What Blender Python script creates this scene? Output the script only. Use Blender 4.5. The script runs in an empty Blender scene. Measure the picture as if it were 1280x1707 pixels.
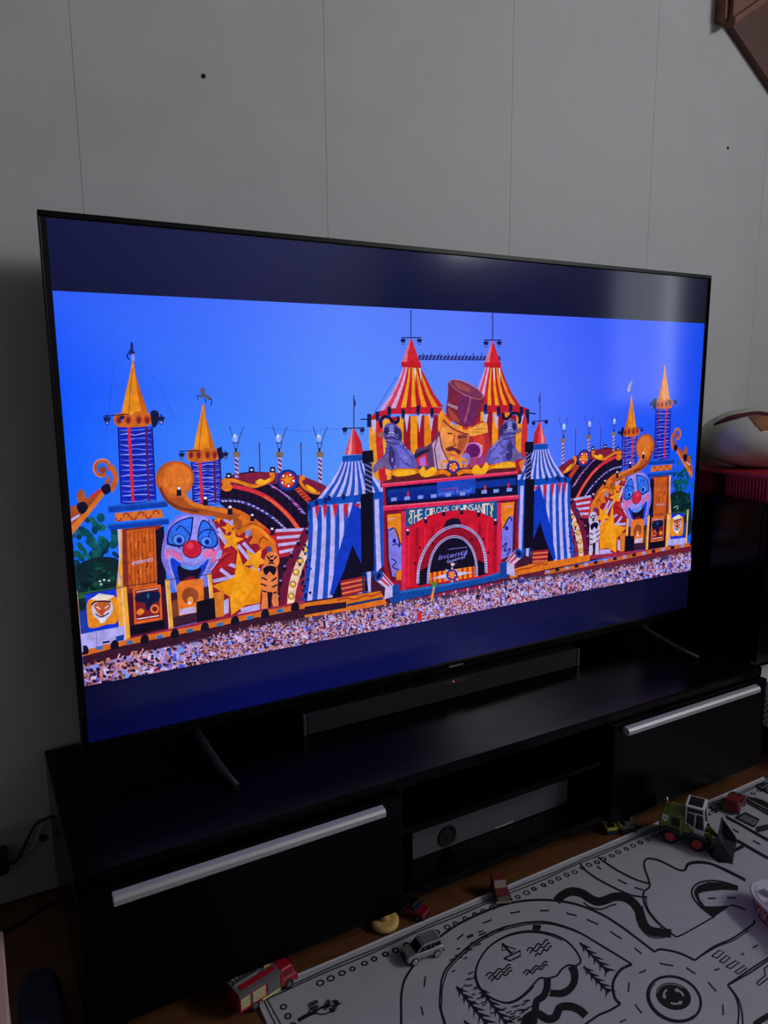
import bpy, bmesh, math, random
from mathutils import Vector, Matrix

# ------------------------------------------------------------------ camera, world, lights, exposure
scene = bpy.context.scene
COL = scene.collection
FPX = 1227.87                                   # focal length in pixels of a 1280 x 1707 frame
CAM = Vector((-0.13940, -1.34448, 1.06606))
RIGHT = Vector((0.87136262, -0.4905697, -0.00827977))
DOWN = Vector((-0.09015426, -0.1435006, -0.98553528))
FWD = Vector((0.48228559, 0.85950506, -0.169268))
cam_data = bpy.data.cameras.new('camera')
cam_data.sensor_fit = 'HORIZONTAL'
cam_data.sensor_width = 36.0
cam_data.lens = FPX / 1280 * 36.0
cam_data.clip_start = 0.02
cam = bpy.data.objects.new('camera', cam_data)
COL.objects.link(cam)
cam.matrix_world = Matrix(((RIGHT.x, -DOWN.x, -FWD.x, CAM.x), (RIGHT.y, -DOWN.y, -FWD.y, CAM.y), (RIGHT.z, -DOWN.z, -FWD.z, CAM.z), (0, 0, 0, 1)))
scene.camera = cam

scene.view_settings.view_transform = 'Standard'
scene.view_settings.look = 'None'
scene.view_settings.gamma = 1.0
scene.view_settings.use_curve_mapping = False
scene.view_settings.exposure = 0.0

world = bpy.data.worlds.new('dusk_sky')
scene.world = world
world.use_nodes = True
world.node_tree.nodes['Background'].inputs[0].default_value = (0.75, 0.85, 1.0, 1)
world.node_tree.nodes['Background'].inputs[1].default_value = 0.25

WIN_X, WIN_Y0, WIN_Y1, WIN_Z0, WIN_Z1 = 3.30, -3.70, -2.00, 2.05, 2.82
ld = bpy.data.lights.new('window_daylight', 'AREA')
ld.shape = 'RECTANGLE'
ld.size = WIN_Z1 - WIN_Z0
ld.size_y = WIN_Y1 - WIN_Y0
ld.energy = 84.0
ld.color = (0.97, 0.985, 1.0)
lo = bpy.data.objects.new('window_daylight', ld)
lo.location = (WIN_X + 0.05, (WIN_Y0 + WIN_Y1) / 2, (WIN_Z0 + WIN_Z1) / 2)
lo.rotation_euler = (0, math.radians(90), 0)      # shines towards -X
COL.objects.link(lo)

# ------------------------------------------------------------------ helpers
def lin(c):
    def f(x):
        x = x / 255.0
        return x / 12.92 if x <= 0.04045 else ((x + 0.055) / 1.055) ** 2.4
    return (f(c[0]), f(c[1]), f(c[2]))

def mat(name, rgb, rough=0.5, metal=0.0, spec=0.5, vary=0.0, vscale=40.0, bump=0.0, bscale=120.0, stretch=None, coat=0.0, rvary=0.0):
    m = bpy.data.materials.new(name)
    m.use_nodes = True
    nt = m.node_tree
    b = nt.nodes['Principled BSDF']
    c = lin(rgb)
    b.inputs['Base Color'].default_value = (*c, 1)
    b.inputs['Roughness'].default_value = rough
    b.inputs['Metallic'].default_value = metal
    b.inputs['Specular IOR Level'].default_value = spec
    b.inputs['Coat Weight'].default_value = coat
    tc = nt.nodes.new('ShaderNodeTexCoord')
    mp = nt.nodes.new('ShaderNodeMapping')
    nt.links.new(tc.outputs['Object'], mp.inputs[0])
    if stretch: mp.inputs['Scale'].default_value = stretch
    n = nt.nodes.new('ShaderNodeTexNoise')
    n.inputs['Scale'].default_value = vscale
    n.inputs['Detail'].default_value = 4
    nt.links.new(mp.outputs[0], n.inputs['Vector'])
    if vary > 0:
        r = nt.nodes.new('ShaderNodeValToRGB')
        r.color_ramp.elements[0].position = 0.3
        r.color_ramp.elements[1].position = 0.7
        r.color_ramp.elements[0].color = (*[max(0, x * (1 - vary)) for x in c], 1)
        r.color_ramp.elements[1].color = (*[min(1, x * (1 + vary)) for x in c], 1)
        nt.links.new(n.outputs['Fac'], r.inputs[0])
        nt.links.new(r.outputs[0], b.inputs['Base Color'])
    if rvary > 0:
        q = nt.nodes.new('ShaderNodeMapRange')
        q.inputs['To Min'].default_value = max(0.02, rough - rvary)
        q.inputs['To Max'].default_value = min(1, rough + rvary)
        nt.links.new(n.outputs['Fac'], q.inputs['Value'])
        nt.links.new(q.outputs[0], b.inputs['Roughness'])
    if bump > 0:
        n2 = nt.nodes.new('ShaderNodeTexNoise')
        n2.inputs['Scale'].default_value = bscale
        n2.inputs['Detail'].default_value = 3
        nt.links.new(mp.outputs[0], n2.inputs['Vector'])
        bp = nt.nodes.new('ShaderNodeBump')
        bp.inputs['Strength'].default_value = bump
        bp.inputs['Distance'].default_value = 0.002
        nt.links.new(n2.outputs['Fac'], bp.inputs['Height'])
        nt.links.new(bp.outputs[0], b.inputs['Normal'])
    return m

def emis(name, rgb, strength=1.0):
    m = mat(name, (8, 8, 10), 0.3)
    b = m.node_tree.nodes['Principled BSDF']
    b.inputs['Emission Color'].default_value = (*lin(rgb), 1)
    b.inputs['Emission Strength'].default_value = strength
    return m

def px(u, v, axis, val):
    """where the line of sight through photo point (u, v) meets a plane of the room"""
    d = RIGHT * ((u - 640) / FPX) + DOWN * ((v - 853.5) / FPX) + FWD
    t = (val - CAM[axis]) / d[axis]
    return CAM + d * t

class MB:
    def __init__(s): s.v = []; s.f = []; s.sm = []
    def add(s, vs, fs, smooth=False):
        o = len(s.v)
        s.v += [tuple(p) for p in vs]
        s.f += [[i + o for i in f] for f in fs]
        s.sm += [smooth] * len(fs)
        return s
    def box(s, x0, x1, y0, y1, z0, z1):
        return s.add([(x0,y0,z0),(x1,y0,z0),(x1,y1,z0),(x0,y1,z0),(x0,y0,z1),(x1,y0,z1),(x1,y1,z1),(x0,y1,z1)],
                     [(0,3,2,1),(4,5,6,7),(0,1,5,4),(1,2,6,5),(2,3,7,6),(3,0,4,7)])
    def prism(s, pts, axis, a0, a1):
        """polygon pts extruded along axis from a0 to a1; pts are the two other coordinates in order"""
        n = len(pts)
        def mk(p, a):
            if axis == 0: return (a, p[0], p[1])
            if axis == 1: return (p[0], a, p[1])
            return (p[0], p[1], a)
        vs = [mk(p, a0) for p in pts] + [mk(p, a1) for p in pts]
        fs = [list(range(n))[::-1], list(range(n, 2 * n))] + [(i, (i + 1) % n, n + (i + 1) % n, n + i) for i in range(n)]
        return s.add(vs, fs)
    def rings(s, rings, cap=True, smooth=True, closed=True):
        n = len(rings[0]); vs = [p for r in rings for p in r]; fs = []
        for k in range(len(rings) - 1):
            for i in range(n if closed else n - 1):
                j = (i + 1) % n
                fs.append((k * n + i, k * n + j, (k + 1) * n + j, (k + 1) * n + i))
        s.add(vs, fs, smooth)
        if cap and closed:
            o = len(s.v) - len(vs)
            s.f += [[o + i for i in range(n)][::-1], [o + (len(rings) - 1) * n + i for i in range(n)]]
            s.sm += [False, False]
        return s
    def lathe(s, prof, c=(0, 0, 0), axis=2, n=24, smooth=True):
        """prof: (radius, height) pairs along an axis through c"""
        rs = []
        for r, h in prof:
            ring = []
            for i in range(n):
                a = 2 * math.pi * i / n
                p, q = r * math.cos(a), r * math.sin(a)
                if axis == 2: ring.append((c[0] + p, c[1] + q, c[2] + h))
                elif axis == 1: ring.append((c[0] + q, c[1] + h, c[2] + p))
                else: ring.append((c[0] + h, c[1] + p, c[2] + q))
            rs.append(ring)
        return s.rings(rs, True, smooth)
    def tube(s, path, r, n=8, smooth=True):
        path = [Vector(p) for p in path]; rs = []
        up = Vector((0, 0, 1))
        for i, p in enumerate(path):
            d = (path[min(i + 1, len(path) - 1)] - path[max(i - 1, 0)]).normalized()
            a = d.cross(up)
            if a.length < 1e-4: a = d.cross(Vector((0, 1, 0)))
            a.normalize(); b = a.cross(d).normalized()
            rr = r[i] if isinstance(r, (list, tuple)) else r
            rs.append([p + a * (rr * math.cos(t)) + b * (rr * math.sin(t)) for t in [2 * math.pi * k / n for k in range(n)]])
        return s.rings(rs, True, smooth)
    def ellipsoid(s, c, r, nu=24, nv=14):
        rs = []
        for k in range(nv + 1):
            t = -math.pi / 2 + math.pi * k / nv
            t = max(-1.55, min(1.55, t))
            rs.append([(c[0] + r[0] * math.cos(t) * math.cos(2 * math.pi * i / nu), c[1] + r[1] * math.cos(t) * math.sin(2 * math.pi * i / nu), c[2] + r[2] * math.sin(t)) for i in range(nu)])
        return s.rings(rs, True, True)
    def xf(s, m):
        s.v = [tuple(m @ Vector(p)) for p in s.v]; return s
    def build(s, name, material, parent=None, bevel=0.0, seg=2, kind=None, label=None, subsurf=0):
        me = bpy.data.meshes.new(name)
        me.from_pydata(s.v, [], s.f)
        me.polygons.foreach_set('use_smooth', s.sm)
        me.validate()
        bm = bmesh.new(); bm.from_mesh(me)
        bmesh.ops.recalc_face_normals(bm, faces=bm.faces)
        bm.to_mesh(me); bm.free()
        me.materials.append(material)
        o = bpy.data.objects.new(name, me)
        COL.objects.link(o)
        if parent is not None: o.parent = parent
        if bevel > 0:
            m = o.modifiers.new('edge', 'BEVEL'); m.width = bevel; m.segments = seg; m.limit_method = 'ANGLE'; m.angle_limit = math.radians(40)
        if subsurf:
            m = o.modifiers.new('round', 'SUBSURF'); m.levels = subsurf; m.render_levels = subsurf
        if kind: o['kind'] = kind
        if label: o['label'] = label
        return o

def box(x0, x1, y0, y1, z0, z1): return MB().box(x0, x1, y0, y1, z0, z1)

def thing(name, label, cat, loc=(0, 0, 0), rz=0.0, group=None, rot=None):
    o = bpy.data.objects.new(name, None)
    o.empty_display_size = 0.02
    COL.objects.link(o)
    o.location = loc
    o.rotation_euler = rot if rot else (0, 0, rz)
    o['label'] = label; o['category'] = cat
    if group: o['group'] = group
    return o

def tag(o, label, cat, group=None):
    o['label'] = label; o['category'] = cat
    if group: o['group'] = group
    return o

def smooth(pts, n=6, closed=False):
    """Catmull-Rom through 2-D points"""
    P = [tuple(map(float, p)) for p in pts]; out = []
    m = len(P)
    rng = m if closed else m - 1
    for i in range(rng):
        p0 = P[(i - 1) % m] if closed or i > 0 else P[0]
        p1 = P[i]; p2 = P[(i + 1) % m]
        p3 = P[(i + 2) % m] if closed or i + 2 < m else P[-1]
        for k in range(n):
            t = k / n
            out.append(tuple(0.5 * ((2 * b) + (-a + c) * t + (2 * a - 5 * b + 4 * c - d) * t * t + (-a + 3 * b - 3 * c + d) * t ** 3) for a, b, c, d in zip(p0, p1, p2, p3)))
    if not closed: out.append(P[-1])
    return out

def text_polys(txt):
    """flat outline faces of a line of lettering, height about 0.7, starting at x = 0"""
    cu = bpy.data.curves.new('lettering', 'FONT'); cu.body = txt; cu.resolution_u = 3
    ob = bpy.data.objects.new('lettering', cu); COL.objects.link(ob)
    dg = bpy.context.evaluated_depsgraph_get(); dg.update()
    me = ob.evaluated_get(dg).to_mesh()
    out = [[(me.vertices[i].co.x, me.vertices[i].co.y) for i in p.vertices] for p in me.polygons]
    ob.evaluated_get(dg).to_mesh_clear()
    bpy.data.objects.remove(ob); bpy.data.curves.remove(cu)
    return out

# ------------------------------------------------------------------ materials
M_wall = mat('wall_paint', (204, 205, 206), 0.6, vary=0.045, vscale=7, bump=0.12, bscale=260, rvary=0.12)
M_wallb = mat('wall_joint', (168, 168, 168), 0.8)
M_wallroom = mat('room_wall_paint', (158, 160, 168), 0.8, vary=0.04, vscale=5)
M_ceil = mat('ceiling_boards', (140, 138, 136), 0.7, vary=0.1, vscale=8)
M_floor = mat('floor_oak', (104, 66, 38), 0.42, vary=0.22, vscale=14, bump=0.1, bscale=60, stretch=(1.0, 9.0, 9.0))
M_base = mat('baseboard_wood', (92, 50, 36), 0.5, vary=0.12, vscale=30, stretch=(1, 8, 8))
M_beam = mat('pine_beam', (128, 78, 58), 0.5, vary=0.16, vscale=26, stretch=(1, 6, 6))
M_beam2 = mat('pine_stringer', (92, 52, 42), 0.5, vary=0.14, vscale=26, stretch=(1, 6, 6))
M_trunk = mat('trunking_plastic', (176, 174, 170), 0.45)
M_black = mat('black_lacquer', (4, 4, 7), 0.22, spec=0.12, rvary=0.05, vscale=8)
M_blackm = mat('black_matt', (5, 5, 8), 0.55, spec=0.1)
M_bezel = mat('tv_bezel', (6, 6, 9), 0.35, spec=0.2)
M_alu = mat('brushed_aluminium', (186, 186, 190), 0.5, metal=0.4, vary=0.06, vscale=60, stretch=(1, 40, 40))
M_foot = mat('grey_metal_foot', (17, 17, 22), 0.55)
M_grille = mat('speaker_cloth', (22, 23, 28), 0.85, bump=0.6, bscale=900)
M_silver = mat('silver_box', (88, 86, 94), 0.55, metal=0.1, vary=0.03, vscale=30)
M_cable = mat('black_cable', (15, 15, 17), 0.5)
M_wcable = mat('white_cable', (200, 200, 198), 0.5)
M_hole = mat('dark_hole', (6, 6, 7), 0.9)
M_rubber = mat('black_rubber', (20, 20, 23), 0.7, bump=0.3, bscale=400)

# ------------------------------------------------------------------ room
WY = 0.172
FZ = 0.058                                       # floor level
wall = box(-2.2, 3.42, WY + 0.006, WY + 0.12, 0, 2.95).build('wall_back', M_wallb, kind='structure')
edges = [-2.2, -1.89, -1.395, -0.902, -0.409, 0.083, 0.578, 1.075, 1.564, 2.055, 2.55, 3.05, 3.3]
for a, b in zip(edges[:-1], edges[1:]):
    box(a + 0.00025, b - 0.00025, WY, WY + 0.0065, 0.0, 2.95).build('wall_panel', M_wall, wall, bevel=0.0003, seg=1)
for u, v in ((339, 127), (1213, 247)):
    p = px(u, v, 1, WY)
    MB().lathe([(0.0042, -0.0012), (0.0042, 0.002)], (p.x, WY, p.z), axis=1, n=12).build('screw_hole', M_hole, wall)

floor = box(-2.2, 3.42, -4.4, 0.30, -0.08, FZ - 0.006).build('floor', M_base, kind='structure')
rnd = random.Random(4)
y = WY; k = 0; plank_w = 0.135
while y > -2.2:
    x = -2.2 + rnd.uniform(-0.9, 0)
    while x < 3.3:
        L = rnd.uniform(1.1, 1.9)
        a, b = max(x, -2.2), min(x + L, 3.3)
        if b - a > 0.05:
            box(a + 0.0005, b - 0.0005, y - plank_w + 0.0005, y - 0.0005, FZ - 0.008, FZ).build('floor_plank', M_floor, floor)
        x += L
    y -= plank_w
box(-2.2, 3.3, -4.4, y, FZ - 0.008, FZ).build('floor_boards', M_floor, floor, kind='stuff')
box(-2.32, -2.2, -4.4, 0.30, 0, 2.95).build('wall_left', M_wallroom, kind='structure')
box(-2.2, 3.42, -4.52, -4.4, 0, 2.95).build('wall_front', M_wallroom, kind='structure')
wr = MB()
wr.box(WIN_X, WIN_X + 0.12, -4.4, WIN_Y0, 0, 2.95).box(WIN_X, WIN_X + 0.12, WIN_Y1, WY, 0, 2.95)
wr.box(WIN_X, WIN_X + 0.12, WIN_Y0, WIN_Y1, 0, WIN_Z0).box(WIN_X, WIN_X + 0.12, WIN_Y0, WIN_Y1, WIN_Z1, 2.95)
wr.build('wall_right', M_wallroom, kind='structure')
box(-2.32, 3.42, -4.52, 0.30, 2.95, 3.05).build('ceiling', M_ceil, kind='structure')
wn = MB(); t = 0.045
M_winframe = mat('window_frame_white', (190, 188, 182), 0.5)
wn.box(WIN_X - 0.01, WIN_X + 0.03, WIN_Y0 - t, WIN_Y0 + t, WIN_Z0 - t, WIN_Z1 + t).box(WIN_X - 0.01, WIN_X + 0.03, WIN_Y1 - t, WIN_Y1 + t, WIN_Z0 - t, WIN_Z1 + t)
wn.box(WIN_X - 0.01, WIN_X + 0.03, WIN_Y0 + t, WIN_Y1 - t, WIN_Z0 - t, WIN_Z0 + t).box(WIN_X - 0.01, WIN_X + 0.03, WIN_Y0 + t, WIN_Y1 - t, WIN_Z1 - t, WIN_Z1 + t)
wn.box(WIN_X - 0.008, WIN_X + 0.02, -2.87, -2.83, WIN_Z0 + t, WIN_Z1 - t)
wn.build('window_1', M_winframe, kind='structure')

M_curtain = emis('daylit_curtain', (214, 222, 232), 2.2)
cw = MB()
rg = []
for k in range(29):
    yk = -1.92 + 0.36 * k / 28
    rg.append([(WIN_X - 0.03 - 0.012 * math.sin(k * 1.5), yk, 0.95), (WIN_X - 0.03 - 0.012 * math.sin(k * 1.5), yk, 1.93), (WIN_X - 0.027 - 0.012 * math.sin(k * 1.5), yk, 1.93), (WIN_X - 0.027 - 0.012 * math.sin(k * 1.5), yk, 0.95)])
cw.rings(rg, True, True)
tag(cw.build('curtain', M_curtain), 'pale pleated curtain glowing with daylight on the side wall', 'curtain')

gl = box(WIN_X - 0.020, WIN_X - 0.012, -1.555, -1.50, 0.95, 1.93).build('window_2', emis('daylit_glass', (225, 235, 245), 6.0), kind='structure')

# timber of the loft stair fixed to the wall, upper right corner
st = thing('timber_stair', 'brown timber stair stringer and post fixed to the wall near the ceiling', 'staircase', (1.78, WY, 1.2))
so = Vector((1.78, WY, 1.2))
def wl(x, z): return (x - so.x, z - so.z)
a = px(1190, 38, 1, WY); b = px(1205, 42, 1, WY); c = px(1280, 153, 1, WY)
sl = (c.z - b.z) / (c.x - b.x)
x9 = 3.29; z9 = b.z + sl * (x9 - b.x)
MB().prism([wl(b.x, b.z), wl(x9, z9), wl(x9, z9 + 0.42), wl(b.x, b.z + 0.42)], 1, -0.022, -0.0005).build('stringer', M_beam2, st, bevel=0.002)
q0 = px(1216, 46, 1, WY - 0.04); q1 = px(1292, -8, 1, WY - 0.04)
MB().prism([wl(q0.x, q0.z), wl(q1.x, q1.z), wl(q1.x, 2.9), wl(q0.x, 2.9)], 1, -0.048, -0.0225).build('side_board', M_beam, st, bevel=0.002)
d_ = (q1 - q0)
MB().prism([wl(q0.x, q0.z), wl(q1.x, q1.z), wl(q1.x, q1.z + 0.022), wl(q0.x, q0.z + 0.022)], 1, -0.056, -0.0485).build('edge_trim', M_beam, st, bevel=0.002)
post = MB().box(a.x - so.x, a.x - so.x + 0.034, -0.034, -0.0005, a.z - so.z - 0.002, 1.72).build('post', M_beam, st, bevel=0.003)
MB().lathe([(0.0055, -0.001), (0.0055, 0.003)], (a.x - so.x + 0.014, -0.0345, a.z - so.z + 0.045), axis=1, n=14).build('bolt_hole', M_hole, post)
# wall trunking with sockets and cables, left of the bench
tr = thing('cable_trunking', 'white wall trunking with two round sockets above the floor', 'trunking', (-0.5, WY, 0.066))
box(-0.9, 0.62, -0.012, -0.0005, 0.0, 0.153).build('cover', M_trunk, tr, bevel=0.002)
for u, v in ((72, 1396), (97, 1388)):
    p = px(u, v, 1, WY - 0.012)
    sk = MB().lathe([(0.0075, -0.0025), (0.0075, 0.001)], (p.x + 0.5, -0.0125, p.z - 0.066), axis=1, n=16).build('socket', M_hole, tr)
pl = thing('power_plug', 'black power plug with its cable stuck in the wall trunking', 'plug', (-0.158, WY - 0.013, 0.17))
MB().box(-0.022, 0.012, -0.038, 0.0, -0.022, 0.022).build('plug_body', M_cable, pl, bevel=0.006, seg=3)
def wallpath(pts, y): return [px(u, v, 1, y) for u, v in smooth(pts, 6)]
cb = MB().tube([p - Vector(pl.location) for p in wallpath([(6, 1436), (14, 1441), (28, 1434), (40, 1412), (50, 1390), (62, 1372), (78, 1364), (95, 1358), (108, 1352)], WY - 0.03)], 0.0028)
cb.build('cable', M_cable, pl)
wc = MB().tube(wallpath([(108, 1356), (96, 1360), (84, 1361), (73, 1366), (66, 1384), (58, 1406), (51, 1415), (46, 1411), (47, 1398), (56, 1382)], WY - 0.024), 0.0018)
tag(wc.build('white_cable', M_wcable), 'thin white cable looping in front of the wall trunking', 'cable')
fc = MB().tube([Vector((p.x, p.y, FZ + 0.0035)) for p in [px(u, v, 2, FZ + 0.003) for u, v in smooth([(-40, 1572), (0, 1556), (38, 1536), (72, 1514), (95, 1503), (122, 1499), (150, 1498)], 5)]], 0.0032)
tag(fc.build('floor_cable', M_cable), 'black cable lying on the floor near the wall', 'cable')

# ------------------------------------------------------------------ television bench
BX0, BX1, BY0, BY1, BZ0, BZ1 = -0.065, 1.536, -0.282, 0.157, 0.11, 0.365
SA, SB = 0.483, 1.010
bn = thing('tv_bench', 'long black glossy TV bench with two drawers and an open middle', 'tv bench', (0.735, -0.06, 0.0))
def bb(x0, x1, y0, y1, z0, z1): return box(x0 - 0.735, x1 - 0.735, y0 + 0.06, y1 + 0.06, z0, z1)
bb(BX0, BX1, BY0, BY1, BZ1 - 0.022, BZ1).build('top_board', M_black, bn, bevel=0.0015)
for x in (BX0, SA - 0.009, SB - 0.009, BX1 - 0.018):
    bb(x, x + 0.018, BY0 + 0.002, BY1 - 0.002, BZ0 + 0.018, BZ1 - 0.022).build('side_panel', M_black, bn, bevel=0.001)
bb(BX0, BX1, BY0 + 0.002, BY1, BZ0, BZ0 + 0.018).build('bottom_board', M_black, bn, bevel=0.001)
bb(SA + 0.009, SB - 0.009, BY0 + 0.004, BY1 - 0.012, 0.246, 0.258).build('middle_shelf', M_black, bn, bevel=0.001)
bb(BX0 + 0.018, BX1 - 0.018, BY1 - 0.010, BY1 - 0.004, BZ0 + 0.018, BZ1 - 0.022).build('back_panel', M_blackm, bn)
for x0, x1, h0, h1, hz in ((BX0 + 0.001, SA - 0.001, -0.017, 0.438, 0.325), (SB + 0.001, BX1 - 0.001, 1.035, 1.486, 0.338)):
    dr = bb(x0, x1, BY0 - 0.016, BY0 + 0.002, BZ0 + 0.002, BZ1 - 0.024).build('drawer', M_black, bn, bevel=0.0015)
    hz = 0.330
    prof = [(-0.018, -0.0075), (-0.013, -0.0105), (-0.006, -0.0085), (0.0, -0.006), (0.0, 0.006), (-0.004, 0.008), (-0.014, 0.006), (-0.018, 0.001)]
    MB().prism([(y_ + BY0 - 0.0155 + 0.06, z_ + hz) for y_, z_ in prof], 0, h0 - 0.735, h1 - 0.735).build('handle', M_alu, dr, bevel=0.0012, label='long brushed aluminium bar handle')
for x, ys in ((BX0 + 0.03, (BY0 + 0.05, BY1 - 0.07)), (SA + 0.24, (BY0 + 0.24, BY1 - 0.07)), (BX1 - 0.085, (BY0 + 0.06, BY1 - 0.07))):
    for yy in ys:
        MB().lathe([(0.018, FZ), (0.022, BZ0)], (x + 0.02 - 0.735, yy + 0.06, 0), n=16).build('leg', M_blackm, bn)

# grey flat speaker box on the lower shelf
sp = thing('subwoofer', 'flat silver grey speaker box with a round port inside the bench', 'speaker', (0.764, -0.19, BZ0 + 0.018))
MB().box(-0.206, 0.206, -0.012, 0.20, 0.0, 0.060).build('cabinet', M_blackm, sp, bevel=0.002)
MB().box(-0.206, 0.206, -0.016, -0.0125, 0.001, 0.059).build('front_panel', M_silver, sp, bevel=0.0015)
MB().lathe([(0.0205, 0.0), (0.0225, -0.002), (0.0205, -0.004), (0.0175, -0.003), (0.0155, -0.0008)], (-0.123, -0.0162, 0.029), axis=1, n=28).build('port', M_hole, sp)
MB().box(0.0, 0.05, -0.0175, -0.016, 0.0035, 0.0055).build('badge', M_alu, sp)

# ------------------------------------------------------------------ television body
tv = thing('television', 'large flat black television showing a circus festival stage', 'television', (0.8, 0.0, BZ1))
TX = Vector((0.8, 0.0, BZ1))
def tb(x0, x1, y0, y1, z0, z1): return box(x0 - TX.x, x1 - TX.x, y0 - TX.y, y1 - TX.y, z0 - TX.z, z1 - TX.z)
OX0, OX1, OZ0, OZ1 = -0.0125, 1.6115, 0.414, 1.3455
tb(OX0 + 0.002, OX1 - 0.002, 0.006, 0.032, OZ0 + 0.002, OZ1 - 0.002).build('back_shell', M_blackm, tv, bevel=0.004)
MB().box(0.25 - 0.8, 1.35 - 0.8, 0.032, 0.075, 0.5 - BZ1, 1.05 - BZ1).build('rear_housing', M_blackm, tv, bevel=0.01)
fr = MB()
fr.box(OX0 - .8, OX1 - .8, -0.006, 0.0065, 1.3365 - BZ1, OZ1 - BZ1).box(OX0 - .8, OX1 - .8, -0.006, 0.0065, OZ0 - BZ1, 0.4335 - BZ1)
fr.box(OX0 - .8, -0.0095 - .8, -0.006, 0.0065, 0.4335 - BZ1, 1.3365 - BZ1).box(1.6085 - .8, OX1 - .8, -0.006, 0.0065, 0.4335 - BZ1, 1.3365 - BZ1)
fr.build('bezel', M_bezel, tv, bevel=0.001)
lg = MB().box(-0.020, 0.020, -0.0072, -0.006, 0.4215 - BZ1, 0.4258 - BZ1)
lg.build('brand_plate', mat('tv_badge_grey', (110, 110, 116), 0.4), tv)
for x in (0.19, 1.41):
    ft = MB()
    ft.tube([(x - .8, 0.02, 0.048), (x - .8 + 0.004, -0.03, 0.040), (x - .8 + 0.016, -0.11, 0.018), (x - .8 + 0.028, -0.172, 0.006)], [0.010, 0.009, 0.008, 0.006], 8)
    ft.tube([(x - .8, 0.0, 0.048), (x - .8 + 0.002, 0.06, 0.026), (x - .8 + 0.008, 0.13, 0.006)], [0.010, 0.009, 0.006], 8)
    ft.build('foot', M_foot, tv)
M_panel = mat('lcd_glass', (6, 6, 10), 0.10, spec=0.45)

# soundbar under the television
sb = thing('soundbar', 'slim dark grey fabric soundbar with a red standby light', 'soundbar', (0.775, -0.005, BZ1))
MB().box(-0.378, 0.376, -0.036, 0.030, 0.0, 0.046).build('case', M_blackm, sb, bevel=0.005, seg=3)
MB().box(-0.368, 0.366, -0.0405, -0.0362, 0.001, 0.046).build('grille', M_grille, sb, bevel=0.0015)
for x in (-0.3765, 0.3675):
    MB().box(x, x + 0.007, -0.0415, -0.0355, 0.001, 0.0455).build('end_trim', mat('soundbar_trim', (92, 92, 98), 0.35, metal=0.6), sb, bevel=0.001)
MB().lathe([(0.0014, -0.001), (0.0014, 0.001)], (-0.010, -0.0413, 0.041), axis=1, n=10).build('standby_light', emis('red_led', (255, 70, 60), 2.2), sb, label='tiny red standby light')
MB().box(-0.03, 0.028, -0.0412, -0.0404, 0.036, 0.0445).build('display_strip', mat('smoked_strip', (30, 30, 36), 0.3), sb)
# ------------------------------------------------------------------ the film frame shown on the television
SZ0, SZ1 = 0.435, 1.335                                  # lit panel
IZ0, IZ1 = 0.5455, 1.2222                                # letterboxed picture inside it

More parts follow.
